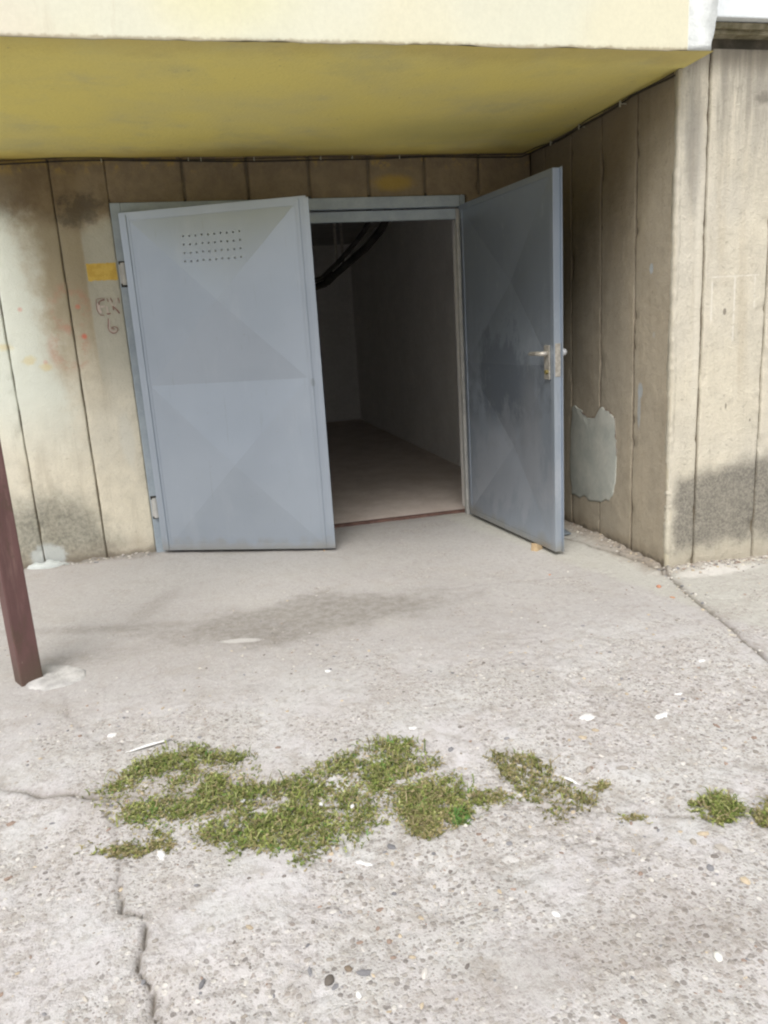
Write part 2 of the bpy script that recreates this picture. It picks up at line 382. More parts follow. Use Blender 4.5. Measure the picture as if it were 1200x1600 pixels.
def ground_mat():
    mt = Mat('weathered_concrete')
    x, y = mt.x, mt.y
    n1 = mt.noise(.8, 4, .5); n3 = mt.noise(3.1, 8, .68); n8 = mt.noise(9, 7, .7); f = mt.noise(160, 3, .75); s40 = mt.noise(42, 5, .75)
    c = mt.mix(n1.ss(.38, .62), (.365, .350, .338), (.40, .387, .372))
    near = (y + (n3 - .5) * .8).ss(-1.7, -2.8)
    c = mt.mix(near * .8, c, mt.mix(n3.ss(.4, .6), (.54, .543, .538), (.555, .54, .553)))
    right = (x + y * .26 + (n3 - .5) * .12).ss(1.44, 1.52)
    c = mt.mix(right * .6, c, (.43, .43, .38))
    c = mt.mix(n3.ss(.50, .72) * .35, c, (.33, .31, .27))
    # worn skin with the aggregate showing through
    wear = (n8 * .5 + mt.noise(2.3, 5, .6) * .8 + near * .16 + x.ss(.3, 1.3) * near * .06).ss(.70, .82)
    d1, k1 = mt.voro(62); d2, k2 = mt.voro(130)
    def peb(d, k, lo, hi, amt):
        q = mt.nt.nodes.new('ShaderNodeSeparateColor'); mt.nt.links.new(k, q.inputs[0])
        r = S(mt.nt, q.outputs[0]); g = S(mt.nt, q.outputs[1])
        pal = mt.ramp(r, [(0, (.17, .155, .145)), (.22, (.27, .25, .23)), (.42, (.35, .33, .30)), (.60, (.43, .41, .385)), (.78, (.30, .26, .23)), (.90, (.52, .50, .46)), (1., (.68, .66, .62))])
        return d.ss(hi, lo) * g.ss(1. - amt, 1.02 - amt), pal
    # big scattered pebbles over everything, many more where worn
    m1, p1 = peb(d1, k1, .28, .42, .16); m1b, _ = peb(d1, k1, .30, .46, .60)
    m2, p2 = peb(d2, k2, .28, .46, .22); m2b, _ = peb(d2, k2, .30, .50, .66)
    gate = mt.noise(5.5, 5, .65).ss(.40, .60)
    pm1 = (m1 * (.12 + near * gate * .6)).max(m1b * wear)
    pm2 = (m2 * (.15 + near * gate * .4)).max(m2b * wear)
    c = mt.mix(wear * .30, c, (.42, .395, .365))
    c = mt.mix(s40.ss(.50, .66) * (.30 + wear * .25 + near * .22 + x.ss(.6, 1.4) * .15), c, (.255, .235, .22))
    sp_ = mt.noise(75, 5, .75, (1, .6, 1)); c = mt.mix(sp_.ss(.56, .68) * (.35 + near * .25), c, (.22, .20, .185)); c = mt.mix(sp_.ss(.42, .32) * .35, c, (.64, .63, .62))
    c = mt.mix(s40.ss(.40, .28) * .35, c, (.62, .61, .59))
    c = mt.mix(pm2 * .75, c, p2)
    c = mt.mix(pm1 * .85, c, p1)
    sm = mt.noise(6, 6, .7, (1, .45, 1)); c = mt.mix(sm.ss(.50, .68) * near * .38, c, (.33, .305, .275)); c = mt.mix(mt.noise(11, 6, .75).ss(.50, .64) * (.32 + near * .25), c, (.32, .295, .265))
    # dark patch before the door and its two arms to the left
    d = ell(mt, x, y, .34, -1.50, .66, .27, n3, 2.2).ss(1.25, .6)
    d = d.max(ell(mt, x - y * .5, y + x * .25, .25, -1.42, .75, .07, n3, .8).ss(1.3, .2) * .65)
    d = d.max(ell(mt, x - y * .4, y, .06, -1.05, .09, .30, n3, .9).ss(1.2, .3) * .45)
    d = d.max(ell(mt, x, y, -.55, -1.60, .45, .12, n3, 1.2).ss(1.2, .3) * .4)
    d = d * (.55 + mt.noise(24, 6, .75).ss(.38, .62) * .55)
    c = mt.mix(d * .72, c, mt.mix(n8, (.165, .15, .13), (.23, .215, .19)))
    wl = ell(mt, x, y + x * .2, .04, -1.66, .10, .03, n8, 1.).ss(1., .6)
    c = mt.mix(wl * .6, c, (.56, .55, .53))
    c = mt.mix(ell(mt, x, y, .72, -3.62, .55, .12, n8, 1.3).ss(1., .4) * .35, c, (.22, .19, .16))
    c = mt.mix(ell(mt, x, y, -.15, -2.75, .35, .18, n8, 1.3).ss(1., .4) * .3, c, (.27, .23, .19))
    c = mt.mix((y + (n8 - .5) * .14).ss(-.14, -.02) * x.ss(-.35, -.45) * .5, c, (.17, .15, .12))
    c = mt.mix(((x - 2.174) * -1. + (n8 - .5) * .1).ss(.16, .02) * y.ss(-1.7, -1.5) * .7, c, mt.mix(s40.ss(.4, .6), (.13, .10, .075), (.29, .24, .185)))
    pal2 = ell(mt, x, y, 2.38, -1.68, .30, .07, n8, 1.2).ss(1., .4)
    c = mt.mix(pal2 * .7, c, (.56, .545, .51))
    c = mt.mix(mt.attr('dirt') * .85, c, mt.mix(n8, (.085, .07, .055), (.15, .13, .10)))
    c = mt.mul(c, .84 + f * .32)
    h = f * .2 + s40 * .9 - wear * .4 + pm1 * .25 + pm2 * .15
    return mt.done(c, .92, h, .0060)
M['ground'] = ground_mat()

def gravel_mat():
    mt = Mat('loose_gravel')
    n = mt.noise(120, 3)
    return mt.done(mt.mul(mt.attr_col('tint'), .8 + n * .4), .85, n, .001)
M['gravel'] = gravel_mat()

def grass_mat():
    mt = Mat('weed_blades')
    mt.b.inputs['Subsurface Weight'].default_value = 0.0
    n = mt.noise(50, 2)
    tr = mt.nt.nodes.new('ShaderNodeBsdfTranslucent')
    c = mt.mul(mt.attr_col('tint'), .8 + n * .4)
    mt.done(c, .7, None)
    mx = mt.nt.nodes.new('ShaderNodeMixShader'); mx.inputs[0].default_value = .25
    out = mt.nt.nodes['Material Output']
    mt.nt.links.new(c, tr.inputs[0]); mt.nt.links.new(mt.b.outputs[0], mx.inputs[1]); mt.nt.links.new(tr.outputs[0], mx.inputs[2])
    mt.nt.links.new(mx.outputs[0], out.inputs['Surface'])
    return mt.mat
M['grass'] = grass_mat()

# ------------------------------------------------------------------ mesh helpers
def link(name, me, mat=None, parent=None, smooth=False):
    o = bpy.data.objects.new(name, me)
    COL.objects.link(o)
    if mat is not None: me.materials.append(mat)
    if parent is not None: o.parent = parent
    if smooth: me.polygons.foreach_set('use_smooth', [True] * len(me.polygons))
    return o

def mesh(name, verts, faces, mat, parent=None, smooth=False):
    me = bpy.data.meshes.new(name)
    me.from_pydata([tuple(v) for v in verts], [], faces); me.update()
    return link(name, me, mat, parent, smooth)

def bmo(name, bm, mat, parent=None, smooth=False):
    me = bpy.data.meshes.new(name); bmesh.ops.recalc_face_normals(bm, faces=bm.faces); bm.to_mesh(me); bm.free()
    return link(name, me, mat, parent, smooth)

def add_box(bm, a, b, bevel=0., mtx=None):
    vs_ = bmesh.ops.create_cube(bm, size=1)['verts']
    c = [(a[i] + b[i]) / 2 for i in range(3)]; s = [b[i] - a[i] for i in range(3)]
    for v in vs_: v.co = Vector((c[i] + v.co[i] * s[i] for i in range(3)))
    if bevel:
        es = list({e for v in vs_ for e in v.link_edges})
        r = bmesh.ops.bevel(bm, geom=es, offset=bevel, segments=2, affect='EDGES', profile=.6)
        vs_ = list({v for f in r['faces'] for v in f.verts} | {v for v in vs_ if v.is_valid})
    if mtx is not None:
        for v in vs_: v.co = mtx @ v.co
    return vs_

def box(name, a, b, mat, parent=None, bevel=0.):
    bm = bmesh.new(); add_box(bm, a, b, bevel); return bmo(name, bm, mat, parent)

def add_cyl(bm, p0, p1, r, seg=14, r1=None):
    p0, p1 = Vector(p0), Vector(p1); d = p1 - p0
    mt = Matrix.Translation((p0 + p1) / 2) @ d.to_track_quat('Z', 'Y').to_matrix().to_4x4()
    return bmesh.ops.create_cone(bm, cap_ends=True, segments=seg, radius1=r, radius2=r if r1 is None else r1, depth=d.length, matrix=mt)['verts']

def tube(name, pts, r, mat, parent=None, seg=8):
    """a bent round bar along pts"""
    pts = [Vector(p) for p in pts]; vs_, fs = [], []
    for i, p in enumerate(pts):
        t = (pts[min(i + 1, len(pts) - 1)] - pts[max(i - 1, 0)]).normalized()
        a = t.cross(Vector((0, 0, 1)));
        if a.length < 1e-3: a = t.cross(Vector((1, 0, 0)))
        a.normalize(); b = t.cross(a)
        rr = r[i] if isinstance(r, (list, tuple)) else r
        for k in range(seg):
            w = 2 * math.pi * k / seg
            vs_.append(p + (a * math.cos(w) + b * math.sin(w)) * rr)
    for i in range(len(pts) - 1):
        for k in range(seg):
            fs.append((i * seg + k, i * seg + (k + 1) % seg, (i + 1) * seg + (k + 1) % seg, (i + 1) * seg + k))
    fs.append(tuple(range(seg))[::-1]); fs.append(tuple((len(pts) - 1) * seg + k for k in range(seg)))
    return mesh(name, vs_, fs, mat, parent, True)

def thing(name, label, cat, loc=(0, 0, 0), rz=0., group=None):
    o = bpy.data.objects.new(name, None); COL.objects.link(o)
    o.empty_display_size = .1
    o.location = loc; o.rotation_euler = (0, 0, rz); o['label'] = label; o['category'] = cat
    if group: o['group'] = group
    return o

def tag(o, label, cat, group=None, kind=None):
    o['label'] = label; o['category'] = cat
    if group: o['group'] = group
    if kind: o['kind'] = kind
    return o

# value noise for geometry
_tab = rng.random((256, 256))
def vnoise(u, v, scale):
    u = np.asarray(u) * scale + 57.3; v = np.asarray(v) * scale + 91.7
    i, j = np.floor(u).astype(int), np.floor(v).astype(int); a, b = u - i, v - j
    a = a * a * (3 - 2 * a); b = b * b * (3 - 2 * b)
    t = lambda p, q: _tab[p % 256, q % 256]
    return (t(i, j) * (1 - a) + t(i + 1, j) * a) * (1 - b) + (t(i, j + 1) * (1 - a) + t(i + 1, j + 1) * a) * b
def fbm(u, v, scale, o=4):
    s = 0; w = 0
    for k in range(o): s = s + vnoise(u + k * 3.7, v - k * 5.1, scale * 2 ** k) * .5 ** k; w += .5 ** k
    return s / w

# ------------------------------------------------------------------ the building
bld = thing('building', 'cream and yellow concrete building with a recessed garage entrance under a yellow soffit', 'building', (0, 0, 0))

def strip(name, a, b, z0, z1, plane, c, mat, g0=.003, g1=.003, seed=0., deep=.014, foot=False, end0=False, end1=False, res=.02):
    """one vertical cast strip of wall between two grooves. plane 'y': the strip lies in y=c facing -y, runs along x;
    plane 'x': lies in x=c facing -x, runs along y."""
    L = b - a
    inner = np.linspace(.018, L - .018, max(3, int(L / res)))
    us = np.concatenate(([0, .0015, .005, .010], inner, [L - .010, L - .005, L - .0015, L]))
    nz = max(4, int((z1 - z0) / res)); zs = np.linspace(z0, z1, nz + 1)
    U, Z = np.meshgrid(a + us, zs); Lo = np.broadcast_to(us, U.shape)
    e = np.minimum(Lo, L - Lo)
    out = (fbm(U + seed, Z, 5, 4) - .5) * .007 + (fbm(U + seed, Z, 40, 2) - .5) * .0025
    prof = np.interp(e, [0, .0015, .005, .010, .018], [-deep, -.009, -.0020, -.0004, 0])
    out = out + prof
    ch = fbm(U * .2 + seed, Z, 14, 3)                       # chipped arrises
    out = out - np.where(e < .02, np.clip(ch - .60, 0, 1) * .05, 0)
    jit = (fbm(U * 0 + seed * 3, Z, 9, 4) - .5) * .010 * (.35 if plane == 'x' else .7)
    left = Lo < L / 2
    sh = np.where(e < .012, jit * np.where(left & (not end0), 1, np.where(~left & (not end1), 1, 0)), 0)
    inset = np.where(left, g0 / 2 * (not end0), -g1 / 2 * (not end1)) * (e < .012)
    P = U + sh + inset
    if foot:
        lowz = (Z - z0) < res * 1.1
        Z = Z + np.where(lowz, (fbm(U, Z, 18, 3) - .5) * .02, 0)
    if plane == 'y': V = np.stack([P, c - out, Z], -1)
    else: V = np.stack([c - out, P, Z], -1)
    V = V.reshape(-1, 3); n = len(us); F = []
    for j in range(nz):
        for i in range(n - 1):
            q = (j * n + i, j * n + i + 1, (j + 1) * n + i + 1, (j + 1) * n + i)
            F.append(q if plane == 'y' else q[::-1])
    o = mesh(name, V, F, mat, bld, True)
    gd = np.clip(1 - e / .011, 0, 1) * np.where(left, 0. if end0 else 1., 0. if end1 else 1.) * (.75 + .5 * (fbm(U * 0 + seed, Z, 6, 3) - .3))
    at = o.data.attributes.new('dirt', 'FLOAT', 'POINT'); at.data.foreach_set('value', np.clip(gd, 0, 1).astype(np.float32).reshape(-1))
    return o

SOF = 2.289
# cores behind the grooves
box('rear_wall_core', (-5.0, .018, -.3), (-.44, .25, SOF + .2), M['groove'], bld)
box('lintel', (-.44, .018, 2.065), (1.73, .25, SOF + .2), M['groove'], bld)
box('rear_wall_core', (1.73, .018, -.3), (2.174, .25, SOF + .2), M['groove'], bld)
box('side_wall_core', (2.192, -1.535, -.3), (2.45, .25, SOF + .06), M['groove'], bld)
box('front_wall_core', (2.45, -1.535, -.3), (7.0, -1.25, SOF + .06), M['groove'], bld)

gx = [-4.65, -4.29, -3.93, -3.57, -3.21, -2.85, -2.49, -2.13, -1.77, -1.41, -1.047, -.686]
for i in range(len(gx) - 1):
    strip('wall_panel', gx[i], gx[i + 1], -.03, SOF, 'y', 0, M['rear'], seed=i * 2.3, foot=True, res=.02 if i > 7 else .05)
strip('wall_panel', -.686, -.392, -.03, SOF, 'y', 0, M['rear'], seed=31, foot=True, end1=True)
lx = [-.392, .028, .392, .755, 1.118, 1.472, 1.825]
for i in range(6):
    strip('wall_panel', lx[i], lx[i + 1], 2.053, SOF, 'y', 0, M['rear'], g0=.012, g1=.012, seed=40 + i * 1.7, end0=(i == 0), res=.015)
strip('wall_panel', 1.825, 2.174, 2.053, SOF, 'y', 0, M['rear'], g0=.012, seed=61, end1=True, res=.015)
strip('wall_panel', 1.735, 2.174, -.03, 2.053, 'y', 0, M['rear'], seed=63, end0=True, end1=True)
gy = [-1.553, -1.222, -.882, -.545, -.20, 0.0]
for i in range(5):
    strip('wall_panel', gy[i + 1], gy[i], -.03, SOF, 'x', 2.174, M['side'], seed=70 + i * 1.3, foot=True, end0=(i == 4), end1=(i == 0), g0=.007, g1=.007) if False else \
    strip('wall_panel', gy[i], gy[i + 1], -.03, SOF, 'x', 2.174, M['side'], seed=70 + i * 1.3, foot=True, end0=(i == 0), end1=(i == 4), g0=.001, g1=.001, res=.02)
fx = [2.174, 2.330, 2.676, 3.02, 3.37, 3.72, 4.07, 4.42, 4.77, 5.12, 5.47, 5.82]
for i in range(len(fx) - 1):
    strip('wall_panel', fx[i], fx[i + 1], -.03, 2.37, 'y', -1.553, M['front'], seed=90 + i * 1.9, foot=True, end0=(i == 0), g0=.006, g1=.005, res=.02 if i < 3 else .05)

# ragged corner arris where side and front meet
bm = bmesh.new(); zz = np.linspace(-.02, SOF, 260); prev = None
for k, z in enumerate(zz):
    wob = (float(fbm(z, 3.3, 13, 4)) - .5) * .030; wob2 = (float(fbm(z, 8.3, 38, 4)) - .5) * .028
    lowc = .03 * max(0, 1 - abs(z - .38) / .25) * float(vnoise(z, 1, 30)) + .02 * max(0, 1 - z / .1)
    px, py = 2.168 + abs(wob) * .5 + lowc, -1.560 + wob2 * .5 + lowc
    ring = [bm.verts.new((2.1765, -1.510 + wob, z)), bm.verts.new((px, py + .010 + lowc * .4, z)), bm.verts.new((px + .010, py, z)), bm.verts.new((2.215 + wob2, -1.5465, z)), bm.verts.new((2.215, -1.50, z))]
    if prev:
        for a in range(5): bm.faces.new((prev[a], prev[(a + 1) % 5], ring[(a + 1) % 5], ring[a]))
    prev = ring
bmo('corner_mortar', bm, M['front'], bld, True)

# soffit and fascia beam; unseen left end cut short to let light in
def sheet(name, x0, x1, y0, y1, z, nx, ny, mat, amp, parent=bld, down=True):
    X, Y = np.meshgrid(np.linspace(x0, x1, nx + 1), np.linspace(y0, y1, ny + 1))
    Z = z + (fbm(X, Y, 3, 3) - .5) * amp
    V = np.stack([X, Y, Z], -1).reshape(-1, 3); n = nx + 1
    F = [(j * n + i, (j + 1) * n + i, (j + 1) * n + i + 1, j * n + i + 1) for j in range(ny) for i in range(nx)]
    return mesh(name, V, F if down else [f[::-1] for f in F], mat, parent, True)
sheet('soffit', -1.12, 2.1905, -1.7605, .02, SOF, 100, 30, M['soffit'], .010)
# fascia: a slightly wavy painted face with a ragged lower edge and a rounded arris
X, T = np.meshgrid(np.linspace(-1.12, 2.172, 700), np.array([0, .3, .6, 1, 1.5, 2.2, 4, 8, 14, 22, 35, 60, 100]) / 100.)
edge = SOF + (fbm(X, X * 0, 7, 5) - .5) * .016
Z = edge + T * 1.0
Y = -1.762 - np.clip(T / .012, 0, 1) ** .5 * .003 - (fbm(X, Z, 6, 3) - .5) * .006
V = np.stack([X, Y, Z], -1).reshape(-1, 3); n = 700
V2 = V[:n].copy(); V2[:, 1] = -1.742; V2[:, 2] = SOF + .02
V = np.vstack([V2, V]); F = [(j * n + i, j * n + i + 1, (j + 1) * n + i + 1, (j + 1) * n + i) for j in range(13) for i in range(n - 1)]
mesh('fascia_beam', V, F, M['beam'], bld, True)
box('balcony_slab', (-1.119, -1.740, SOF + .02), (2.168, .25, SOF + .99), M['beam'], bld)
bm = bmesh.new()                                      # bare cement end of the beam, broken at its lower corner
zz = np.linspace(SOF + .004, SOF + .99, 60); prev = None
for z in zz:
    t = z - SOF
    e = 2.180 + .022 * min(1, t / .16) + (float(fbm(z, 2., 22, 4)) - .5) * .03
    ring = [bm.verts.new((2.066, -1.7725 + (float(fbm(z, 1, 30, 3)) - .5) * .004, z)), bm.verts.new((2.125, -1.778 + (float(fbm(z, 5, 30, 3)) - .5) * .012, z)), bm.verts.new((e - .012, -1.774, z)), bm.verts.new((e, -1.755, z)), bm.verts.new((e - .004, -1.60, z)), bm.verts.new((2.066, -1.60, z))]
    if prev:
        for a in range(6): bm.faces.new((prev[a], prev[(a + 1) % 6], ring[(a + 1) % 6], ring[a]))
    else: bm.faces.new(ring[::-1])
    prev = ring
bmo('beam_end', bm, simple('bare_cement_end', (.58, .61, .60), (.70, .73, .72), 14, .9, .006), bld, True)
# right hand bay above the front wall
box('recess_back', (2.19, -1.545, 2.372), (7.0, -1.26, 2.47), M['dark_recess'], bld)
for k, (za, zb, yy) in enumerate(((2.412, 2.427, -1.600), (2.430, 2.452, -1.615))):
    bm = bmesh.new(); X = np.linspace(2.225 + .03 * k, 7.0, 220); prev = None
    for x in X:
        w = (float(fbm(x, k * 4., 11, 4)) - .5) * .010
        ring = [bm.verts.new((x, -1.53, za)), bm.verts.new((x, yy + w, za + w)), bm.verts.new((x, yy + w, zb + w * .4)), bm.verts.new((x, -1.53, zb))]
        if prev:
            for a in range(4): bm.faces.new((prev[a], ring[a], ring[(a + 1) % 4], prev[(a + 1) % 4]))
        else: bm.faces.new(ring)
        prev = ring
    bmo('moulding', bm, M['trim'], bld)
bm = bmesh.new(); add_box(bm, (2.2, -1.655, 2.456), (7.0, -1.20, 3.6), .006); bmo('upper_panel', bm, M['white_panel'], bld)
box('upper_wall', (-4.9, -.30, SOF + 1.0), (2.195, .25, 7.5), M['beam'], bld)
box('upper_wall', (2.2, -1.45, 3.605), (7.0, -1.0, 7.5), M['white_panel'], bld)

# garage interior
def quad(name, pts, mat, parent=bld): return mesh(name, pts, [tuple(range(len(pts)))], mat, parent)
IX0, IX1, IY0, IY1, IZ = -.95, 2.215, .25, 6.15, 2.45
bm = bmesh.new(); add_box(bm, (IX1, .252, -.1), (IX1 + .2, IY1, IZ)); bmo('garage_wall', bm, M['inner_wall'], bld)
bm = bmesh.new(); add_box(bm, (IX0 - .2, .252, -.1), (IX0, IY1, IZ)); bmo('garage_wall', bm, M['inner_wall'], bld)
bm = bmesh.new(); add_box(bm, (IX0 - .2, IY1 + .002, -.1), (IX1 + .2, IY1 + .2, IZ)); bmo('garage_wall', bm, M['inner_wall'], bld)
bm = bmesh.new(); add_box(bm, (IX0 - .2, .252, IZ + .002), (IX1 + .2, IY1 + .2, IZ + .2)); bmo('garage_ceiling', bm, M['inner_ceiling'], bld)
X, Y = np.meshgrid(np.linspace(IX0, IX1, 90), np.concatenate((np.linspace(.118, 1.6, 90), np.linspace(1.65, IY1, 60))))
Z = .006 + (fbm(X, Y, 2.5, 4) - .5) * .012 + (fbm(X, Y, 30, 3) - .5) * .004
n = 90; F = [(j * n + i, j * n + i + 1, (j + 1) * n + i + 1, (j + 1) * n + i) for j in range(149) for i in range(n - 1)]
V = np.stack([X, Y, Z], -1).reshape(-1, 3)
o = mesh('garage_floor', V, F, M['inner_floor'], bld, True)
# reveals of the opening
box('reveal', (-.44, .02, -.1), (-.392, .252, 2.063), M['inner_wall'], bld)
box('reveal', (1.722, .055, -.1), (1.734, .252, 2.063), M['inner_wall'], bld)

# grey plaster patch on the side wall, with the broken rim of the old render above it
def side_pt(y, z, out): return (2.174 - out, y, z)
prof = [(-.52, .735), (-.60, .742), (-.67, .735), (-.72, .705), (-.78, .690), (-.83, .705), (-.87, .745), (-.93, .765), (-1.00, .757), (-1.045, .725), (-1.065, .66), (-1.07, .55), (-1.075, .42), (-1.06, .33), (-1.02, .27), (-.95, .235), (-.88, .215), (-.80, .205), (-.70, .20), (-.60, .20), (-.52, .20)]
def smooth_poly(p, it=2):
    for _ in range(it):
        q = []
        for i in range(len(p)):
            a, b = np.array(p[i]), np.array(p[(i + 1) % len(p)])
            q += [tuple(a * .75 + b * .25), tuple(a * .25 + b * .75)]
        p = q
    return p
pp = [(y + (float(fbm(y, z, 16, 4)) - .5) * .05, z + (float(fbm(y + 5, z, 16, 4)) - .5) * .05) for y, z in smooth_poly(prof, 3)]
bm = bmesh.new()
c = np.mean(pp, 0)
rings = []
for s_, out in ((1.0, -.004), (.992, .0016), (.96, .0030), (.6, .0034), (.25, .0034)):
    rings.append([bm.verts.new(side_pt(*(c + (np.array(q) - c) * s_), out + (float(fbm(q[0], q[1], 12, 2)) - .5) * .002 * (s_ > .9))) for q in pp])
for a, b in zip(rings, rings[1:]):
    for i in range(len(pp)):
        j = (i + 1) % len(pp); bm.faces.new((a[i], a[j], b[j], b[i]))
bm.faces.new(rings[-1])
bmo('plaster_patch', bm, M['patch'], bld, True)
tube('patch_crack', [side_pt(y, z + .004, .004) for y, z in pp[8:88]], [.0004 + .0030 * float(vnoise(i, 3, .35)) ** 2 for i in range(80)], M['rust'], bld, 5)

# painted letters beside the frame: E Y over 6
def stroke(pts, w, mat, dy):
    bm = bmesh.new(); prev = None
    for i, p in enumerate(pts):
        a = np.array(pts[max(i - 1, 0)]); b = np.array(pts[min(i + 1, len(pts) - 1)]); t = (b - a) / (np.linalg.norm(b - a) + 1e-9)
        nrm = np.array((-t[1], t[0])) * w * (.7 + .6 * random.random()) / 2
        cur = [bm.verts.new((p[0] + nrm[0], dy, p[1] + nrm[1])), bm.verts.new((p[0] - nrm[0], dy, p[1] - nrm[1]))]
        if prev: bm.faces.new((prev[0], prev[1], cur[1], cur[0]))
        prev = cur
    return bmo('painted_stroke', bm, mat, bld)
def LW(zx, zy):           # lettering sketch units to metres on the wall
    return (-.5365 + (zx - 400) * .000498, 1.537 - (zy - 600) * .000498)
S_ = [([(405, 605), (400, 650), (398, 720), (412, 765), (435, 785), (470, 788)], 9, 'letter_brown', .001),
      ([(410, 603), (450, 597), (498, 596)], 6, 'letter_brown', .001), ([(428, 668), (430, 640), (455, 622), (497, 612)], 17, 'letter_brown', .0016),
      ([(440, 690), (470, 690), (490, 680)], 22, 'letter_pale', .0008), ([(420, 650), (418, 720), (440, 760)], 26, 'letter_pale', .0007),
      ([(498, 772), (520, 775), (542, 768)], 13, 'letter_brown', .001), ([(508, 690), (512, 740), (515, 765)], 14, 'letter_pale', .001),
      ([(525, 600), (530, 622), (532, 640)], 9, 'letter_brown', .001), ([(562, 595), (572, 620), (580, 645)], 10, 'letter_brown', .001),
      ([(645, 600), (655, 632), (652, 662)], 11, 'letter_brown', .001), ([(578, 695), (600, 715), (622, 745), (640, 775)], 16, 'letter_brown', .0012),
      ([(578, 690), (580, 735)], 12, 'letter_brown', .0016), ([(545, 600), (560, 660), (590, 700)], 10, 'letter_pale', .0008), ([(630, 610), (612, 670), (596, 700)], 10, 'letter_pale', .0008),
      ([(508, 825), (502, 870), (492, 930), (500, 970), (535, 995), (575, 990), (598, 960), (590, 930), (560, 920), (525, 935)], 10, 'letter_brown', .0012),
      ([(516, 830), (512, 890), (506, 940), (520, 975), (555, 982), (580, 960)], 11, 'letter_pale', .0008), ([(528, 938), (545, 945), (560, 948)], 12, 'letter_brown', .0015)]
for pts, w, mt_, dy in S_:
    stroke([LW(*p) for p in pts], w * .000498, M[mt_], -.0050 - dy)

# ------------------------------------------------------------------ steel door frame
fr = thing('door_frame', 'blue grey steel frame round the garage opening with a rusty sill', 'door frame')
def bars(name, boxes, mat, parent, bevel=.003):
    bm = bmesh.new()
    for a, b in boxes: add_box(bm, a, b, bevel)
    return bmo(name, bm, mat, parent)
bars('jamb', [((-.391, -.012, -.02), (-.335, .05, 2.050)), ((-.334, .012, -.02), (-.300, .05, 1.965))], M['frame'], fr)
bars('jamb', [((1.690, -.012, -.02), (1.721, .05, 2.050))], M['frame'], fr)
bars('jamb_edge', [((1.668, .004, -.005), (1.688, .046, 1.972))], M['jamb_pale'], fr)
bars('head', [((-.334, -.012, 1.985), (1.689, .05, 2.050))], M['frame'], fr)
bars('head_stop', [((-.334, .014, 1.915), (1.667, .050, 1.975))], M['frame'], fr)
bars('sill', [((-.300, .070, -.01), (1.700, .115, .014))], M['rust'], fr)
def hinge(parent, x, z, y=-.02):
    bm = bmesh.new()
    add_cyl(bm, (x, y, z - .06), (x, y, z + .06), .017, 14)
    add_box(bm, (x - .026, y - .002, z - .052), (x - .012, y + .016, z + .052), .002)
    add_cyl(bm, (x, y, z + .055), (x, y, z + .062), .007, 10, .003)
    h = bmo('hinge', bm, M['jamb_pale'], parent)
    bm = bmesh.new(); add_box(bm, (x - .027, .0 - .0135, z - .072), (x + .022, .0 - .0125, z + .072)); bmo('hinge_gap_shade', bm, M['cable'], parent)  # thin black sheet paints in the dark gap's shade round the hinge
    return h
hinge(fr, -.358, 1.665, -.034); hinge(fr, -.358, .285, -.034)

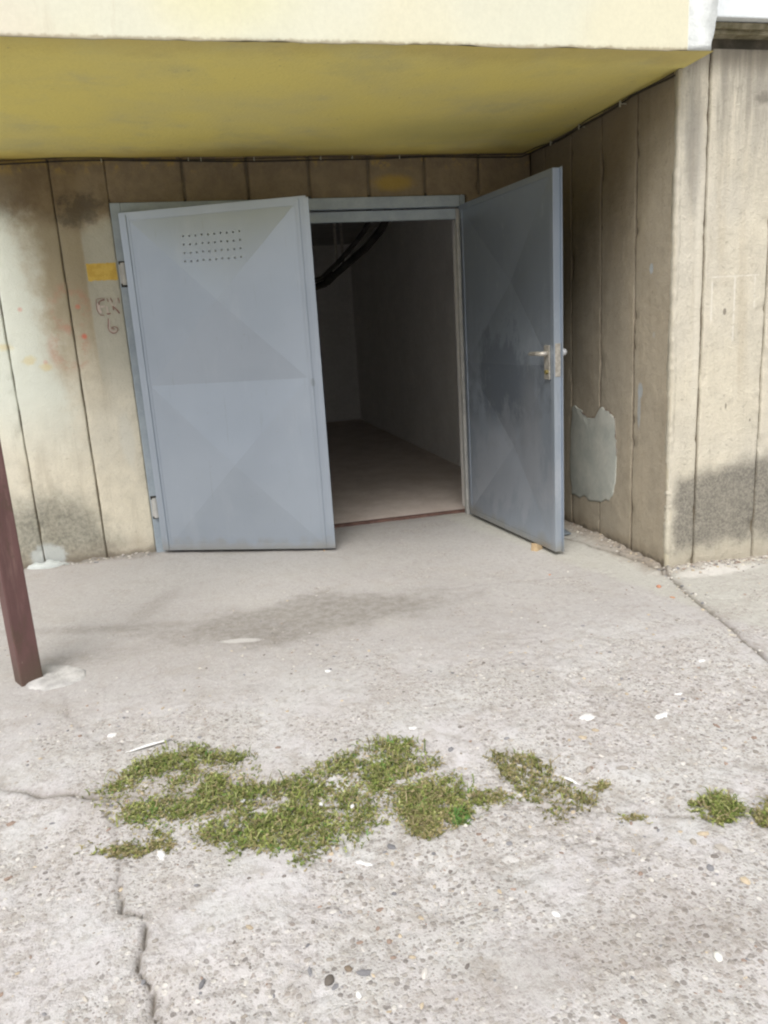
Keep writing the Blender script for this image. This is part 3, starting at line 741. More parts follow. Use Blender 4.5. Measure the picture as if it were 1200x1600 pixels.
# ------------------------------------------------------------------ door leaves
LW_, Z0, Z1 = 1.072, .022, 1.985
def leaf(name, label, sgn, loc, rz, mat_out, mat_in, holes):
    """hinge at the origin, leaf along sgn*x, outside face towards -y, 42 mm thick"""
    t = thing(name, label, 'garage door', loc, rz, 'leaves of the garage door')
    X = lambda v: sgn * v
    def bx(nm, boxes, mat, parent=t, bevel=.002):
        bm = bmesh.new()
        for (xa, ya, za), (xb, yb, zb) in boxes:
            xa, xb = sorted((X(xa), X(xb))); add_box(bm, (xa, ya, za), (xb, yb, zb), bevel)
        return bmo(nm, bm, mat, parent)
    B = .034
    bx('stile', [((.004, -.0205, Z0), (B, .0205, Z1))], mat_in)
    bx('stile', [((LW_ - B, -.0205, Z0), (LW_, .0205, Z1))], mat_in)
    bx('rail', [((B + .0005, -.0202, Z1 - B), (LW_ - B - .0005, .0202, Z1))], mat_in)
    bx('rail', [((B + .0005, -.0202, Z0), (LW_ - B - .0005, .0202, Z0 + B))], mat_in)
    # outer skin: rim + two panels pressed into low pyramids
    ys = -.0225
    xs0, xs1 = .060, LW_ - .055
    zm = 1.025
    bm = bmesh.new()
    def slab(xa, xb, za, zb, th=.002):
        xa, xb = sorted((X(xa), X(xb)))
        add_box(bm, (xa, ys - th, za), (xb, ys + .0016, zb))
    slab(.000, xs0, Z0 - .004, Z1 + .003); slab(xs1, LW_ + .014, Z0 - .004, Z1 + .003)
    slab(xs0 + .0002, xs1 - .0002, Z1 - .040, Z1 + .003); slab(xs0 + .0002, xs1 - .0002, Z0 - .004, Z0 + .036)
    bmo('skin_rim', bm, mat_out, t)
    # fold lines beside the hinge: two raised ribs
    bx('fold_rib', [((.028, ys - .009, Z0 + .004), (.044, ys - .0015, Z1 - .01))], mat_out)
    bx('fold_rib', [((xs1 + .012, ys - .009, Z0 + .004), (xs1 + .030, ys - .0015, Z1 - .01))], mat_out)
    for k, (za, zb) in enumerate(((Z0 + .0362, zm), (zm, Z1 - .0402))):
        bm = bmesh.new(); th = .0012; relief = (.034, .040)[k]
        N = 24
        def yy(u, v):
            e = min(u, 1 - u, v, 1 - v)
            q = min(1., e * 2)
            return -relief * q
        # four flat facets, crease slightly softened by a fine grid
        grid = {}
        for side, off in ((0, 0.), (1, th)):
            for j in range(N + 1):
                for i in range(N + 1):
                    u, v = i / N, j / N
                    dent = (float(fbm(u * 1.1 + k * 3 + sgn, v * 1.1, 3., 2)) - .5) * .0035 * min(1, 6 * min(u, 1 - u, v, 1 - v))
                    grid[side, i, j] = bm.verts.new((X(xs0 + (xs1 - xs0) * u), ys + yy(u, v) + dent + off, za + (zb - za) * v))
        for side in (0, 1):
            for j in range(N):
                for i in range(N):
                    a, b_, c_, d_ = grid[side, i, j], grid[side, i + 1, j], grid[side, i + 1, j + 1], grid[side, i, j + 1]
                    if (i < N // 2) == (j < N // 2): fs = ((a, b_, c_), (a, c_, d_))
                    else: fs = ((a, b_, d_), (b_, c_, d_))
                    for f_ in fs: bm.faces.new(f_ if side == 0 else f_[::-1])
        for i in range(N):
            for (p, q) in (((i, 0), (i + 1, 0)), ((i + 1, N), (i, N)), ((0, i + 1), (0, i)), ((N, i), (N, i + 1))):
                bm.faces.new((grid[1, p[0], p[1]], grid[1, q[0], q[1]], grid[0, q[0], q[1]], grid[0, p[0], p[1]]))
        o = bmo('door_panel', bm, mat_out if sgn > 0 else mat_in, t)
        if holes and k == 1:
            cb = bmesh.new()
            for r_ in range(4):
                for c_ in range(10):
                    px, pz = .372 + c_ * .0365, 1.702 + r_ * .045 - (.002 if c_ % 3 else 0)
                    add_cyl(cb, (px, -.09, pz), (px, .04, pz), .0050, 10)
            cut = bmo('hole_cutter', cb, None, t)
            md = o.modifiers.new('holes', 'BOOLEAN'); md.operation = 'DIFFERENCE'; md.object = cut; md.solver = 'EXACT'
            bpy.context.view_layer.update()
            dg = bpy.context.evaluated_depsgraph_get()
            me = bpy.data.meshes.new_from_object(o.evaluated_get(dg))
            o.modifiers.clear(); o.data = me
            bpy.data.objects.remove(cut)
            # dark inside liner box behind the holes
    return t, bx

th_l = math.atan2(-.449 + .035, .638 + .338)
left, bxl = leaf('garage_door', 'left blue grey steel door leaf, nearly closed, with a grid of vent holes', 1, (-.338, -.035, 0), th_l, M['door_out'], M['door_out'], True)
bxl('cover_strip', [((LW_ - .004, -.0305, Z0), (LW_ + .030, -.0255, Z1 - .006))], M['door_out'], left)
bxl('keeper', [((LW_ + .002, -.0255, .985), (LW_ + .012, .0, 1.055))], M['metal'], left)

th_r = math.atan2(-1.102 + .045, 1.803 - 1.690) - math.pi
right, bxr = leaf('garage_door', 'right blue grey steel door leaf, swung wide open, with soiled inner face and lock', -1, (1.690, -.045, 0), th_r, M['door_out'], M['door_in'], False)
# inner lining sheet of the open leaf, pressed the same way but shallow, between the stiles
def lining(t, sgn, mat):
    for za, zb in ((Z0 + .0345, 1.025), (1.025, Z1 - .0345)):
        bm = bmesh.new(); xa, xb = .0345, LW_ - .0345; N = 16; g = {}
        for side in (0, 1):
            for j in range(N + 1):
                for i in range(N + 1):
                    u, v = i / N, j / N; e = min(u, 1 - u, v, 1 - v) * 2
                    d = (float(fbm(u * 2 + za, v * 2, 2.2, 3)) - .5) * .006 * min(1, e * 4)
                    g[side, i, j] = bm.verts.new((sgn * (xa + (xb - xa) * u), 0.0175 - .050 * e + d - side * .0012, za + (zb - za) * v))
        for side in (0, 1):
            for j in range(N):
                for i in range(N):
                    a, b_, c_, d_ = g[side, i, j], g[side, i + 1, j], g[side, i + 1, j + 1], g[side, i, j + 1]
                    fs = ((a, b_, c_), (a, c_, d_)) if (i < N // 2) == (j < N // 2) else ((a, b_, d_), (b_, c_, d_))
                    for f_ in fs: bm.faces.new(f_ if side else f_[::-1])
        o = bmo('inner_panel', bm, mat, t)
lining(right, -1, M['door_in'])
# lock on the inner face near the free edge: plate, cylinder, lever; lever outside
LZ = 1.092
bxr('lock_plate', [((LW_ - .088, .0205, LZ - .135), (LW_ - .036, .0275, LZ + .042))], M['metal'], right)
bxr('lock_case', [((LW_ + .0002, -.016, LZ - .12), (LW_ + .004, .016, LZ + .05))], M['metal'], right)
bm = bmesh.new(); add_cyl(bm, (-(LW_ - .056), .026, LZ - .095), (-(LW_ - .056), .040, LZ - .095), .011, 14); bmo('key_cylinder', bm, M['brass'], right, False)
hx = -(LW_ - .056)
tube('lever_handle', [(hx, .024, LZ), (hx, .055, LZ), (hx + .012, .064, LZ), (hx + .05, .066, LZ + .001), (hx + .10, .064, LZ), (hx + .125, .062, LZ - .002)], [.013, .012, .012, .011, .011, .007], M['metal'], right, 10)
tube('lever_handle', [(hx, -.024, LZ), (hx, -.062, LZ), (hx + .004, -.074, LZ), (hx + .030, -.078, LZ), (hx + .10, -.076, LZ)], [.015, .017, .019, .017, .013], M['handle'], right, 12)
bm = bmesh.new(); add_box(bm, (-(LW_ - .030), -.032, LZ - .12), (-(LW_ - .078), -.0285, LZ + .04), .001); bmo('outer_lock_plate', bm, M['handle'], right)
for zz_ in (.28, 1.61):
    bm = bmesh.new(); add_cyl(bm, (0, -.030, zz_ - .055), (0, -.030, zz_ + .055), .010, 12); bmo('hinge', bm, M['frame'], right)

# ------------------------------------------------------------------ ground
joint = [(2.17, -1.53), (2.11, -1.72), (2.06, -1.95), (2.00, -2.22), (1.912, -2.591), (1.80, -3.0), (1.68, -3.45), (1.45, -4.3)]
seam = [(-2.2, -1.95), (-1.3, -2.28), (-.86, -2.46), (-.724, -2.538), (-.60, -2.62), (-.52, -2.64), (-.431, -2.697), (-.20, -2.78), (.10, -2.90), (.35, -2.98), (.57, -3.08), (.77, -3.12), (.98, -3.22), (1.224, -3.375), (1.5, -3.50), (1.9, -3.66), (3.6, -4.3)]
crack_lo = [(-.395, -2.72), (-.36, -2.86), (-.345, -2.95), (-.335, -3.03), (-.325, -3.12), (-.318, -3.19), (-.268, -3.22), (-.250, -3.30), (-.262, -3.38), (-.240, -3.46), (-.221, -3.53), (-.2, -3.8), (-.15, -4.4)]
crack_hi = [(-.66, -1.93), (-.62, -2.02), (-.60, -2.12), (-.545, -2.20), (-.50, -2.30), (-.43, -2.40), (-.40, -2.50), (-.395, -2.72)]
side_gap = [(1.93, -.62), (2.03, -.95), (2.08, -1.22), (2.12, -1.45), (2.13, -1.62)]
hair = [(1.0, -1.38), (1.3, -1.39), (1.6, -1.44), (1.95, -1.50)]
def pdist(X, Y, pl):
    D = np.full(X.shape, 9.)
    for (ax, ay), (bx_, by) in zip(pl, pl[1:]):
        dx, dy = bx_ - ax, by - ay; t = np.clip(((X - ax) * dx + (Y - ay) * dy) / (dx * dx + dy * dy), 0, 1)
        D = np.minimum(D, np.hypot(X - ax - t * dx, Y - ay - t * dy))
    return D
def height(X, Y, dirt=False):
    wx = X + (fbm(X, Y, 11, 4) - .5) * .035; wy = Y + (fbm(X + 9, Y, 11, 4) - .5) * .035
    near = np.clip((-Y - 1.6) / 1.2, 0, 1)
    H = (fbm(X, Y, 1.1, 3) - .5) * .020 + (fbm(X, Y, 7, 3) - .5) * .006 * (1 + near * .6) + (fbm(X, Y, 45, 2) - .5) * .0030 * (.4 + near)
    worn = np.clip(fbm(X + 4, Y, 3.0, 4) - .50, 0, .2) * near
    H = H - worn * .05 + worn * (vnoise(X, Y, 55) - .5) * .05
    K = np.zeros(X.shape)
    for pl, dep, w, straight in ((joint, .016, .007, 1), (seam[:11], .012, .007, 0), (seam[10:], .005, .005, 0), (crack_lo, .013, .0038, 0), (crack_hi, .006, .0035, 0), (side_gap, .014, .008, 0), (hair, .003, .004, 0)):
        if straight: D = pdist(X + (fbm(X, Y, 20, 2) - .5) * .012, Y, pl)
        else: D = pdist(wx, wy, pl)
        ww = w * (.45 + 1.1 * fbm(X + 2, Y + 5, 5, 3))
        q = np.exp(-(D / ww) ** 2)
        if not straight: q = q * np.clip((fbm(X + 6, Y + 3, 7, 3) - .34) * 7, .12, 1)
        H = H - dep * q; K = np.maximum(K, q * min(1, dep / .010))
        K = np.maximum(K, .35 * np.exp(-(D / (ww * 3)) ** 2) * min(1, dep / .012))
    # crumbled mortar at the foot of the side wall and the front corner
    ds = np.where(Y > -1.60, 2.174 - X, 9.); ds = np.where(ds < 0, 9, ds)
    fil = np.clip(1 - ds / .15, 0, 1) * np.clip((Y + 1.75) / .15, 0, 1) * np.clip((-Y - .45) / .3, 0, 1)
    H = H + fil * (.022 + (fbm(X, Y, 18, 4) - .5) * .035)
    df = np.hypot((X - 2.36) / 2.0, Y + 1.60)
    H = H + np.clip(1 - df / .13, 0, 1) * (.020 + (fbm(X, Y, 24, 4) - .5) * .05) * (X > 2.08)
    # chunks along the left wall foot
    dl = -Y
    H = H + np.clip(1 - dl / .10, 0, 1) * (X < -.42) * (fbm(X, Y, 26, 3) - .40) * .05
    K = np.maximum(K, np.clip(1 - dl / .05, 0, 1) * (X < -.42) * .6 * (fbm(X, Y, 16, 2) > .45))
    H = H - np.clip((Y + .02) / .06, 0, 1) * .004
    return (H, K) if dirt else H

gr = thing('ground', 'concrete forecourt', 'ground'); del gr['label']; del gr['category']; gr['kind'] = 'structure'
x0, x1, y0, y1, st = -1.9, 3.4, -4.25, .118, .0085
nx, ny = int((x1 - x0) / st), int((y1 - y0) / st)
X, Y = np.meshgrid(np.linspace(x0, x1, nx + 1), np.linspace(y0, y1, ny + 1))
H, K = height(X, Y, True)
V = np.stack([X, Y, H], -1).reshape(-1, 3); Kf = K.reshape(-1)
cx = (X[:-1, :-1] + X[1:, 1:]) / 2; cy = (Y[:-1, :-1] + Y[1:, 1:]) / 2
wx = cx + (fbm(cx, cy, 11, 4) - .5) * .035; wy = cy + (fbm(cx + 9, cy, 11, 4) - .5) * .035
above = wy > np.interp(wx, [p[0] for p in seam], [p[1] for p in seam])
jx = cx + (fbm(cx, cy, 20, 2) - .5) * .012
rightside = jx > np.interp(-cy, [-p[1] for p in joint], [p[0] for p in joint])
rc = wx > np.interp(-wy, [-p[1] for p in crack_lo], [p[0] for p in crack_lo])
ident = np.where(above, np.where(rightside, 1, 0), np.where(rc, 3, 2))
idx = (np.arange(ny)[:, None] * (nx + 1) + np.arange(nx)[None, :])
quads = np.stack([idx, idx + 1, idx + nx + 2, idx + nx + 1], -1)
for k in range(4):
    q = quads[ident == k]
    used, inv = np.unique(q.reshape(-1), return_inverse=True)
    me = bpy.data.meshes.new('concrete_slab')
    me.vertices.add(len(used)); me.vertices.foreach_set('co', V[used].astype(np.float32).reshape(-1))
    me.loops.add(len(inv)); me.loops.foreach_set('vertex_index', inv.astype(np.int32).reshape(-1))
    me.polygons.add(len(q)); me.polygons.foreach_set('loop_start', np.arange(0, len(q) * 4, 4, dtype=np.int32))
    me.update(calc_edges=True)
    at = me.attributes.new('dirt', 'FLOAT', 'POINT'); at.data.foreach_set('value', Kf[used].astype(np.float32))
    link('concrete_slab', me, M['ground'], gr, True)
# wide coarse surroundings, butting round the fine slabs
def ring_quads():
    xs = [-150, -30, -8, -1.9, 3.4, 9, 30, 150]; ys = [-150, -30, -9, -4.25, -1.25, .3]
    vv, ff = [], []
    for i in range(7):
        for j in range(5):
            if xs[i] >= -1.9 and xs[i + 1] <= 3.4 and ys[j] >= -4.25: continue
            b = len(vv); vv += [(xs[i], ys[j], -.004), (xs[i + 1], ys[j], -.004), (xs[i + 1], ys[j + 1], -.004), (xs[i], ys[j + 1], -.004)]; ff.append((b, b + 1, b + 2, b + 3))
    return vv, ff
vv, ff = ring_quads()
mesh('outer_ground', vv, ff, M['ground'], gr)
mesh('subsoil', [(-2.2, -4.5, -.05), (3.7, -4.5, -.05), (3.7, .3, -.05), (-2.2, .3, -.05)], [(0, 1, 2, 3)], M['dark_recess'], gr)
def gz(x, y): return float(height(np.array([[x]]), np.array([[y]]))[0, 0])

# ------------------------------------------------------------------ post and its cement footing
po = thing('post', 'dark brown square steel post standing in a cracked cement footing', 'post', (-.795, -1.755, 0), math.radians(30))
bm = bmesh.new(); w = .042
add_box(bm, (-w, -w, -.05), (w, w, 2.9), .006)
bmo('shaft', bm, M['post'], po, True)
for p in po.children[0].data.polygons: p.use_smooth = False
box('cap', (-w - .004, -w - .004, 2.9), (w + .004, w + .004, 2.912), M['post'], po, .002)

def lump(name, cx, cy, pts, hgt, mat, seed, parent=None):
    """a low flat lump of mortar with a ragged outline"""
    pl = smooth_poly(pts, 3); bm = bmesh.new(); rings = []
    c = np.mean(pl, 0)
    for s_, h_ in ((1.06, -.012), (1.0, .25), (.93, .62), (.85, .8), (.75, .9), (.62, 1.), (.5, 1.0), (.25, 1.0)):
        r = []
        for q in pl:
            p = c + (np.array(q) - c) * (s_ * (1 + (float(fbm(q[0] + seed, q[1], 30, 4)) - .5) * .34))
            z = gz(p[0], p[1]) + (h_ * hgt if h_ > 0 else h_) + (float(fbm(p[0] + seed, p[1], 28, 3)) - .5) * hgt * .6 * (h_ > .5)
            r.append(bm.verts.new((p[0], p[1], z)))
        rings.append(r)
    for a, b in zip(rings, rings[1:]):
        for i in range(len(pl)): bm.faces.new((a[i], a[(i + 1) % len(pl)], b[(i + 1) % len(pl)], b[i]))
    bm.faces.new(rings[-1])
    return bmo(name, bm, mat, parent, True)
f = lump('cement_footing', 0, 0, [(-.80, -1.62), (-.72, -1.63), (-.64, -1.68), (-.58, -1.74), (-.565, -1.81), (-.62, -1.86), (-.70, -1.885), (-.76, -1.86), (-.80, -1.80)], .011, M['footing'], 3.)
tag(f, 'pale lump of cracked cement round the foot of the brown post', 'cement footing')
f = lump('mortar_lump', 0, 0, [(-1.16, -.03), (-1.10, -.09), (-1.00, -.10), (-.93, -.07), (-.90, -.02), (-1.0, .0)], .022, simple('blue_grey_mortar', (.40, .43, .42), (.48, .51, .50), 20, .9, .004), 5.)
tag(f, 'pale bluish mortar lump against the mouldy foot of the left wall', 'mortar')

# ------------------------------------------------------------------ gravel set in and lying on the concrete
ico_v, ico_f = None, None
bm = bmesh.new(); bmesh.ops.create_icosphere(bm, subdivisions=1, radius=1); bm.verts.ensure_lookup_table()
ico_v = np.array([v.co[:] for v in bm.verts]); ico_f = [tuple(v.index for v in f_.verts) for f_ in bm.faces]; bm.free()
PAL = [(.20, .18, .165), (.27, .25, .225), (.33, .30, .26), (.42, .39, .35), (.28, .21, .17), (.50, .48, .44), (.52, .50, .47), (.20, .20, .21), (.45, .38, .28)]
def stones(name, spots, mat=M['gravel']):
    n = len(spots); VV = np.zeros((n, 12, 3)); C = np.zeros((n, 12, 4)); C[..., 3] = 1
    zs = height(np.array([[s[0] for s in spots]]), np.array([[s[1] for s in spots]]))[0]
    for i, (x, y, r, c, lift) in enumerate(spots):
        a = random.random() * 6.28; s = np.array((r * random.uniform(.8, 1.5), r * random.uniform(.6, 1.), r * random.uniform(.35, .6)))
        v = ico_v * (1 + (rng.random((12, 1)) - .5) * .45) * s
        R = np.array(((math.cos(a), -math.sin(a), 0), (math.sin(a), math.cos(a), 0), (0, 0, 1)))
        VV[i] = v @ R.T + np.array((x, y, zs[i] + lift * s[2])); C[i, :, :3] = np.array(c) * random.uniform(.8, 1.15)
    F = [tuple(np.array(f_) + 12 * i) for i in range(n) for f_ in ico_f]
    o = mesh(name, VV.reshape(-1, 3), F, mat, None, False)
    at = o.data.attributes.new('tint', 'FLOAT_COLOR', 'POINT'); at.data.foreach_set('color', C.reshape(-1).astype(np.float32))
    return o
sp = []
tries = 0
while len(sp) < 5200 and tries < 90000:
    tries += 1
    x, y = random.uniform(-1.3, 2.9), random.uniform(-4.1, -1.2)
    if x > 2.15 and y > -1.58: continue
    den = min(1., max(.05, (-y - 1.5) / 1.5)) * (.25 + 1.5 * max(0, float(vnoise(x + 4, y, 3.)) - .35))
    if random.random() > den: continue
    r = .0020 + .0065 * random.random() ** 3 + (.010 * random.random() ** 1.6 if random.random() < .06 + .08 * (x > .5) and y < -2.7 else 0)
    sp.append((x, y, r, random.choice(PAL), .05))
for _ in range(500):   # crumbs along the wall feet and joints
    k = random.random()
    if k < .3: x, y = random.uniform(-1.5, -.42), -abs(random.gauss(.02, .03)) - .01
    elif k < .42: y = random.uniform(-1.6, -.5); x = 2.165 - abs(random.gauss(0, .06))
    elif k < .85: x, y = random.uniform(2.1, 2.75), -1.57 - abs(random.gauss(0, .05))
    else:
        t = random.random(); i = random.randrange(len(joint) - 3); a, b = joint[i], joint[i + 1]
        x, y = a[0] + (b[0] - a[0]) * t + random.gauss(0, .02), a[1] + (b[1] - a[1]) * t
    sp.append((x, y, random.uniform(.003, .010), random.choice(PAL + [(.5, .47, .4)] * 3), .3))
g = stones('gravel', sp)
g['kind'] = 'stuff'; g['label'] = 'loose and embedded gravel over the worn concrete'; g['category'] = 'gravel'

def pebble(x, y, r, c, label, sq=.5, cat='stone', name='pebble'):
    bm = bmesh.new(); bmesh.ops.create_icosphere(bm, subdivisions=2, radius=1)
    s = random.random() * 50; a = random.random() * 3
    for v in bm.verts:
        k = 1 + (float(fbm(v.co.x * .5 + s, v.co.y * .5 + v.co.z * .4, 2.2, 2)) - .5) * .5
        v.co = Vector((v.co.x * r * 1.3 * k, v.co.y * r * .85 * k, v.co.z * r * sq * k))
    o = bmo(name, bm, simple('stone_' + cat, tuple(v * .85 for v in c), c, 60, .8, .001), None, True)
    o.location = (x, y, gz(x, y) + r * sq * .45); o.rotation_euler = (0, 0, a)
    return tag(o, label, cat)
pebble(.115, -3.515, .011, (.13, .115, .10), 'dark stone, larger of the dark pair beside the small white pebble low in the middle')
pebble(.158, -3.50, .008, (.20, .16, .12), 'brown stone touching the dark stone low in the middle')
pebble(.165, -3.57, .007, (.72, .72, .70), 'small white pebble beside the dark stones low in the middle')
pebble(-.235, -3.545, .019, (.17, .18, .20), 'blue grey oval stone stuck in the crack at the bottom edge')
pebble(.875, -3.70, .010, (.70, .70, .66), 'white round pebble low on the right among the brown gravel')
pebble(.62, -3.50, .009, (.72, .72, .71), 'white pebble beside the brown streak on the right')
pebble(2.00, -1.76, .014, (.50, .24, .15), 'orange brick crumb in the joint before the wall corner', .5, 'brick crumb', 'brick_crumb')
pebble(1.98, -1.90, .010, (.46, .26, .16), 'flat orange brick crumb in the joint farther from the corner', .3, 'brick crumb', 'brick_crumb')

# white specks: droppings, scraps and feathers
def splat(x, y, rx, ry, label, rot=0., cat='bird dropping', name='bird_dropping', n=40):
    bm = bmesh.new(); s = random.random() * 40; ring = []; inn = []
    for k in range(n):
        a = 2 * math.pi * k / n; q = .35 + 1.3 * float(fbm(math.cos(a) + s, math.sin(a), 4.0, 4))
        dx, dy = rx * q * math.cos(a), ry * q * math.sin(a)
        px, py = x + dx * math.cos(rot) - dy * math.sin(rot), y + dx * math.sin(rot) + dy * math.cos(rot)
        ring.append(bm.verts.new((px, py, gz(px, py) - .0005)))
        px, py = x + (px - x) * .75, y + (py - y) * .75; inn.append(bm.verts.new((px, py, gz(px, py) + .003)))
    c = bm.verts.new((x, y, gz(x, y) + .004))
    for k in range(n):
        j = (k + 1) % n; bm.faces.new((ring[k], ring[j], inn[j], inn[k])); bm.faces.new((inn[k], inn[j], c))
    return tag(bmo(name, bm, M['white'], None, True), label, cat)
splat(1.103, -2.735, .030, .020, 'large white splash on the concrete right of centre, nearer the open door leaf', .5)
splat(1.325, -2.815, .034, .013, 'elongated white splash on the concrete between the round splash and the right joint', .4)
splat(1.465, -2.70, .016, .008, 'thin white splash just above the elongated one, near the right joint', .2)
splat(1.70, -2.50, .012, .008, 'small white splash close to the slab joint on the right')
splat(-.424, -2.33, .014, .012, 'small round white splash beside the feather on the left')
splat(-.235, -3.01, .010, .024, 'upright white splash below the left end of the weeds', .2)
splat(.258, -3.19, .022, .006, 'narrow white chip lying below the weed patch', -.5, 'chip', 'paint_chip')
splat(.54, -2.62, .014, .009, 'white speck just above the right end of the long weed patch')
splat(.35, -2.09, .012, .009, 'white speck in the middle of the clean concrete below the dark patch')
for i, (x, y, lb) in enumerate(((-.02, -2.86, 'white crumb inside the long weed patch, leftmost of three'), (.19, -2.93, 'white crumb inside the long weed patch, middle of three'), (.27, -2.98, 'white crumb inside the long weed patch, rightmost of three'))):
    o = pebble(x, y, .0065, (.72, .72, .71), lb, .8, 'crumb', 'plaster_crumb'); o.location.z += .010

def feather(x, y, L, w, rot, label, tip):
    t = thing('feather', label, 'feather', (x, y, gz(x, y) + .005), rot)
    def vane(a, b, mat, nm):
        bm = bmesh.new(); prev = None
        for k in range(15):
            u = a + (b - a) * k / 14; ww = w * math.sin(math.pi * min(1, u * .93 + .05)) ** .6 * (.9 + .2 * random.random())
            z = .004 * math.sin(u * 3.1)
            cur = [bm.verts.new((u * L, -ww / 2, z)), bm.verts.new((u * L, 0, z + .002)), bm.verts.new((u * L, ww / 2, z))]
            if prev:
                for q in (0, 1): bm.faces.new((prev[q], cur[q], cur[q + 1], prev[q + 1]))
            prev = cur
        bmo(nm, bm, mat, t)
    vane(0, .82 if tip else 1, M['white'], 'vane')
    if tip: vane(.82, 1, M['feather_tip'], 'vane_tip')
    tube('quill', [(-.012, 0, .001), (L * .5, 0, .0065), (L * .95, 0, .002)], [.0012, .001, .0004], M['white'], t, 5)
    return t
feather(-.355, -2.475, .135, .015, math.radians(14), 'white feather with a dark tip lying above the weeds on the left', True)
feather(.90, -3.06, .055, .013, math.radians(118), 'short white feather in the olive weed streak right of centre', False)

# ------------------------------------------------------------------ weeds
def inside(poly, x, y):
    c = False; j = len(poly) - 1
    for i in range(len(poly)):
        if (poly[i][1] > y) != (poly[j][1] > y) and x < (poly[j][0] - poly[i][0]) * (y - poly[i][1]) / (poly[j][1] - poly[i][1]) + poly[i][0]: c = not c
        j = i
    return c
GREEN = [(.19, .24, .06), (.25, .29, .08), (.32, .36, .12), (.13, .18, .045), (.40, .42, .18)]
OLIVE = [(.26, .235, .10), (.32, .28, .14), (.20, .20, .075), (.38, .32, .19), (.17, .18, .065)]
BRIGHT = [(.12, .25, .06), (.15, .28, .07)]
def blades(name, areas):
    """areas: (polygon, count, palette weights (green, olive, bright), height, clumpiness)"""
    vs_, fs, cs = [], [], []; roots = []
    for poly, cnt, (wg, wo, wb), hh, cl in areas:
        xs = [p[0] for p in poly]; ys = [p[1] for p in poly]; k = 0; tr = 0
        am = min(1., (max(xs) - min(xs)) / .45)
        while k < cnt and tr < cnt * 60:
            tr += 1
            x, y = random.uniform(min(xs) - .05, max(xs) + .05), random.uniform(min(ys) - .05, max(ys) + .05)
            jx_, jy_ = x + (float(vnoise(x, y, 17)) - .5) * .06 * am + random.gauss(0, .020) * am, y + (float(vnoise(x + 7, y, 17)) - .5) * .06 * am + random.gauss(0, .020) * am
            if not inside(poly, jx_, jy_): continue
            d = float(fbm(x + 3, y + 1, 13, 3))
            if random.random() > np.clip((d - cl) * 4, .02, 1): continue
            roots.append((x, y, wg, wo, wb, hh, d)); k += 1
    zs = height(np.array([[r[0] for r in roots]]), np.array([[r[1] for r in roots]]))[0]
    for (x, y, wg, wo, wb, hh, d), z in zip(roots, zs):
        pal = random.choices((GREEN, OLIVE, BRIGHT), (wg * (.3 + d), wo, wb))[0]; c = np.array(random.choice(pal)) * random.uniform(.7, 1.25)
        a = random.random() * 6.28; L = hh * (random.uniform(.35, 1.2) + (random.uniform(.3, 1.3) if random.random() < .07 else 0)) * (.6 + 1. * max(0, d - .2)); lean = random.uniform(.5, 2.1)
        w = random.uniform(.0010, .0024); n = 3
        side = np.array((-math.sin(a), math.cos(a), 0)) * w; p = np.array((x, y, z - .003)); ang = random.uniform(.0, .5)
        b = len(vs_)
        for i in range(n + 1):
            ww = 1 - i / n if i == n else 1 - .25 * i / n
            if i < n: vs_ += [p - side * ww, p + side * ww]; cs += [c * (.75 + .25 * i / n)] * 2
            else: vs_.append(p); cs.append(c * 1.1)
            p = p + np.array((math.cos(a) * math.sin(ang), math.sin(a) * math.sin(ang), math.cos(ang))) * L / n; ang += lean / n * 1.6
        for i in range(n - 1): fs.append((b + 2 * i, b + 2 * i + 1, b + 2 * i + 3, b + 2 * i + 2))
        fs.append((b + 2 * n - 2, b + 2 * n - 1, b + 2 * n))
        if random.random() < .8:        # small leaves along the stem
            for q in range(2):
                i = random.randrange(1, n); o_ = np.array(vs_[b + 2 * i]); aa = random.random() * 6.28; l = random.uniform(.004, .011)
                e = o_ + np.array((math.cos(aa) * l, math.sin(aa) * l, random.uniform(0, .004))); s2 = np.array((-math.sin(aa), math.cos(aa), 0)) * l * .3
                mid_ = (o_ + e) / 2; k0 = len(vs_); vs_ += [o_, mid_ + s2, e, mid_ - s2]; cs += [c * 1.1] * 4; fs.append((k0, k0 + 1, k0 + 2, k0 + 3))
    o = mesh(name, vs_, fs, M['grass'])
    C = np.ones((len(vs_), 4), np.float32); C[:, :3] = np.array(cs)
    at = o.data.attributes.new('tint', 'FLOAT_COLOR', 'POINT'); at.data.foreach_set('color', C.reshape(-1))
    return o
MAIN = [(-0.430, -2.704), (-0.344, -2.561), (-0.181, -2.510), (-0.024, -2.605), (-0.002, -2.733), (0.076, -2.804), (0.215, -2.755), (0.347, -2.688), (0.508, -2.705), (0.560, -2.874), (0.587, -3.063), (0.478, -3.127), (0.402, -3.088), (0.332, -3.016), (0.265, -3.084), (0.124, -3.129), (-0.110, -3.014), (-0.176, -2.910), (-0.329, -2.859)]
FRINGE = [(0.418, -2.894), (0.547, -2.971), (0.539, -3.105), (0.447, -3.171), (0.392, -3.126)]
STREAK = [(0.722, -2.828), (0.837, -2.890), (0.879, -3.035), (0.905, -3.170), (0.766, -3.214), (0.732, -3.081), (0.713, -2.944)]
LINK = [(0.601, -3.009), (0.682, -3.043), (0.740, -3.105), (0.685, -3.104), (0.591, -3.061)]
THIN = [(-0.453, -2.907), (-0.322, -2.939), (-0.209, -2.927), (-0.182, -3.016), (-0.253, -3.031), (-0.433, -2.940)]
TUFT = [(1.132, -3.246), (1.224, -3.227), (1.255, -3.308), (1.148, -3.354), (1.115, -3.298)]
EDGE = [(1.292, -3.291), (1.334, -3.300), (1.257, -3.391), (1.240, -3.367)]
BRIGHT_SPOT = [(0.526, -3.063), (0.571, -3.066), (0.553, -3.130), (0.511, -3.124)]
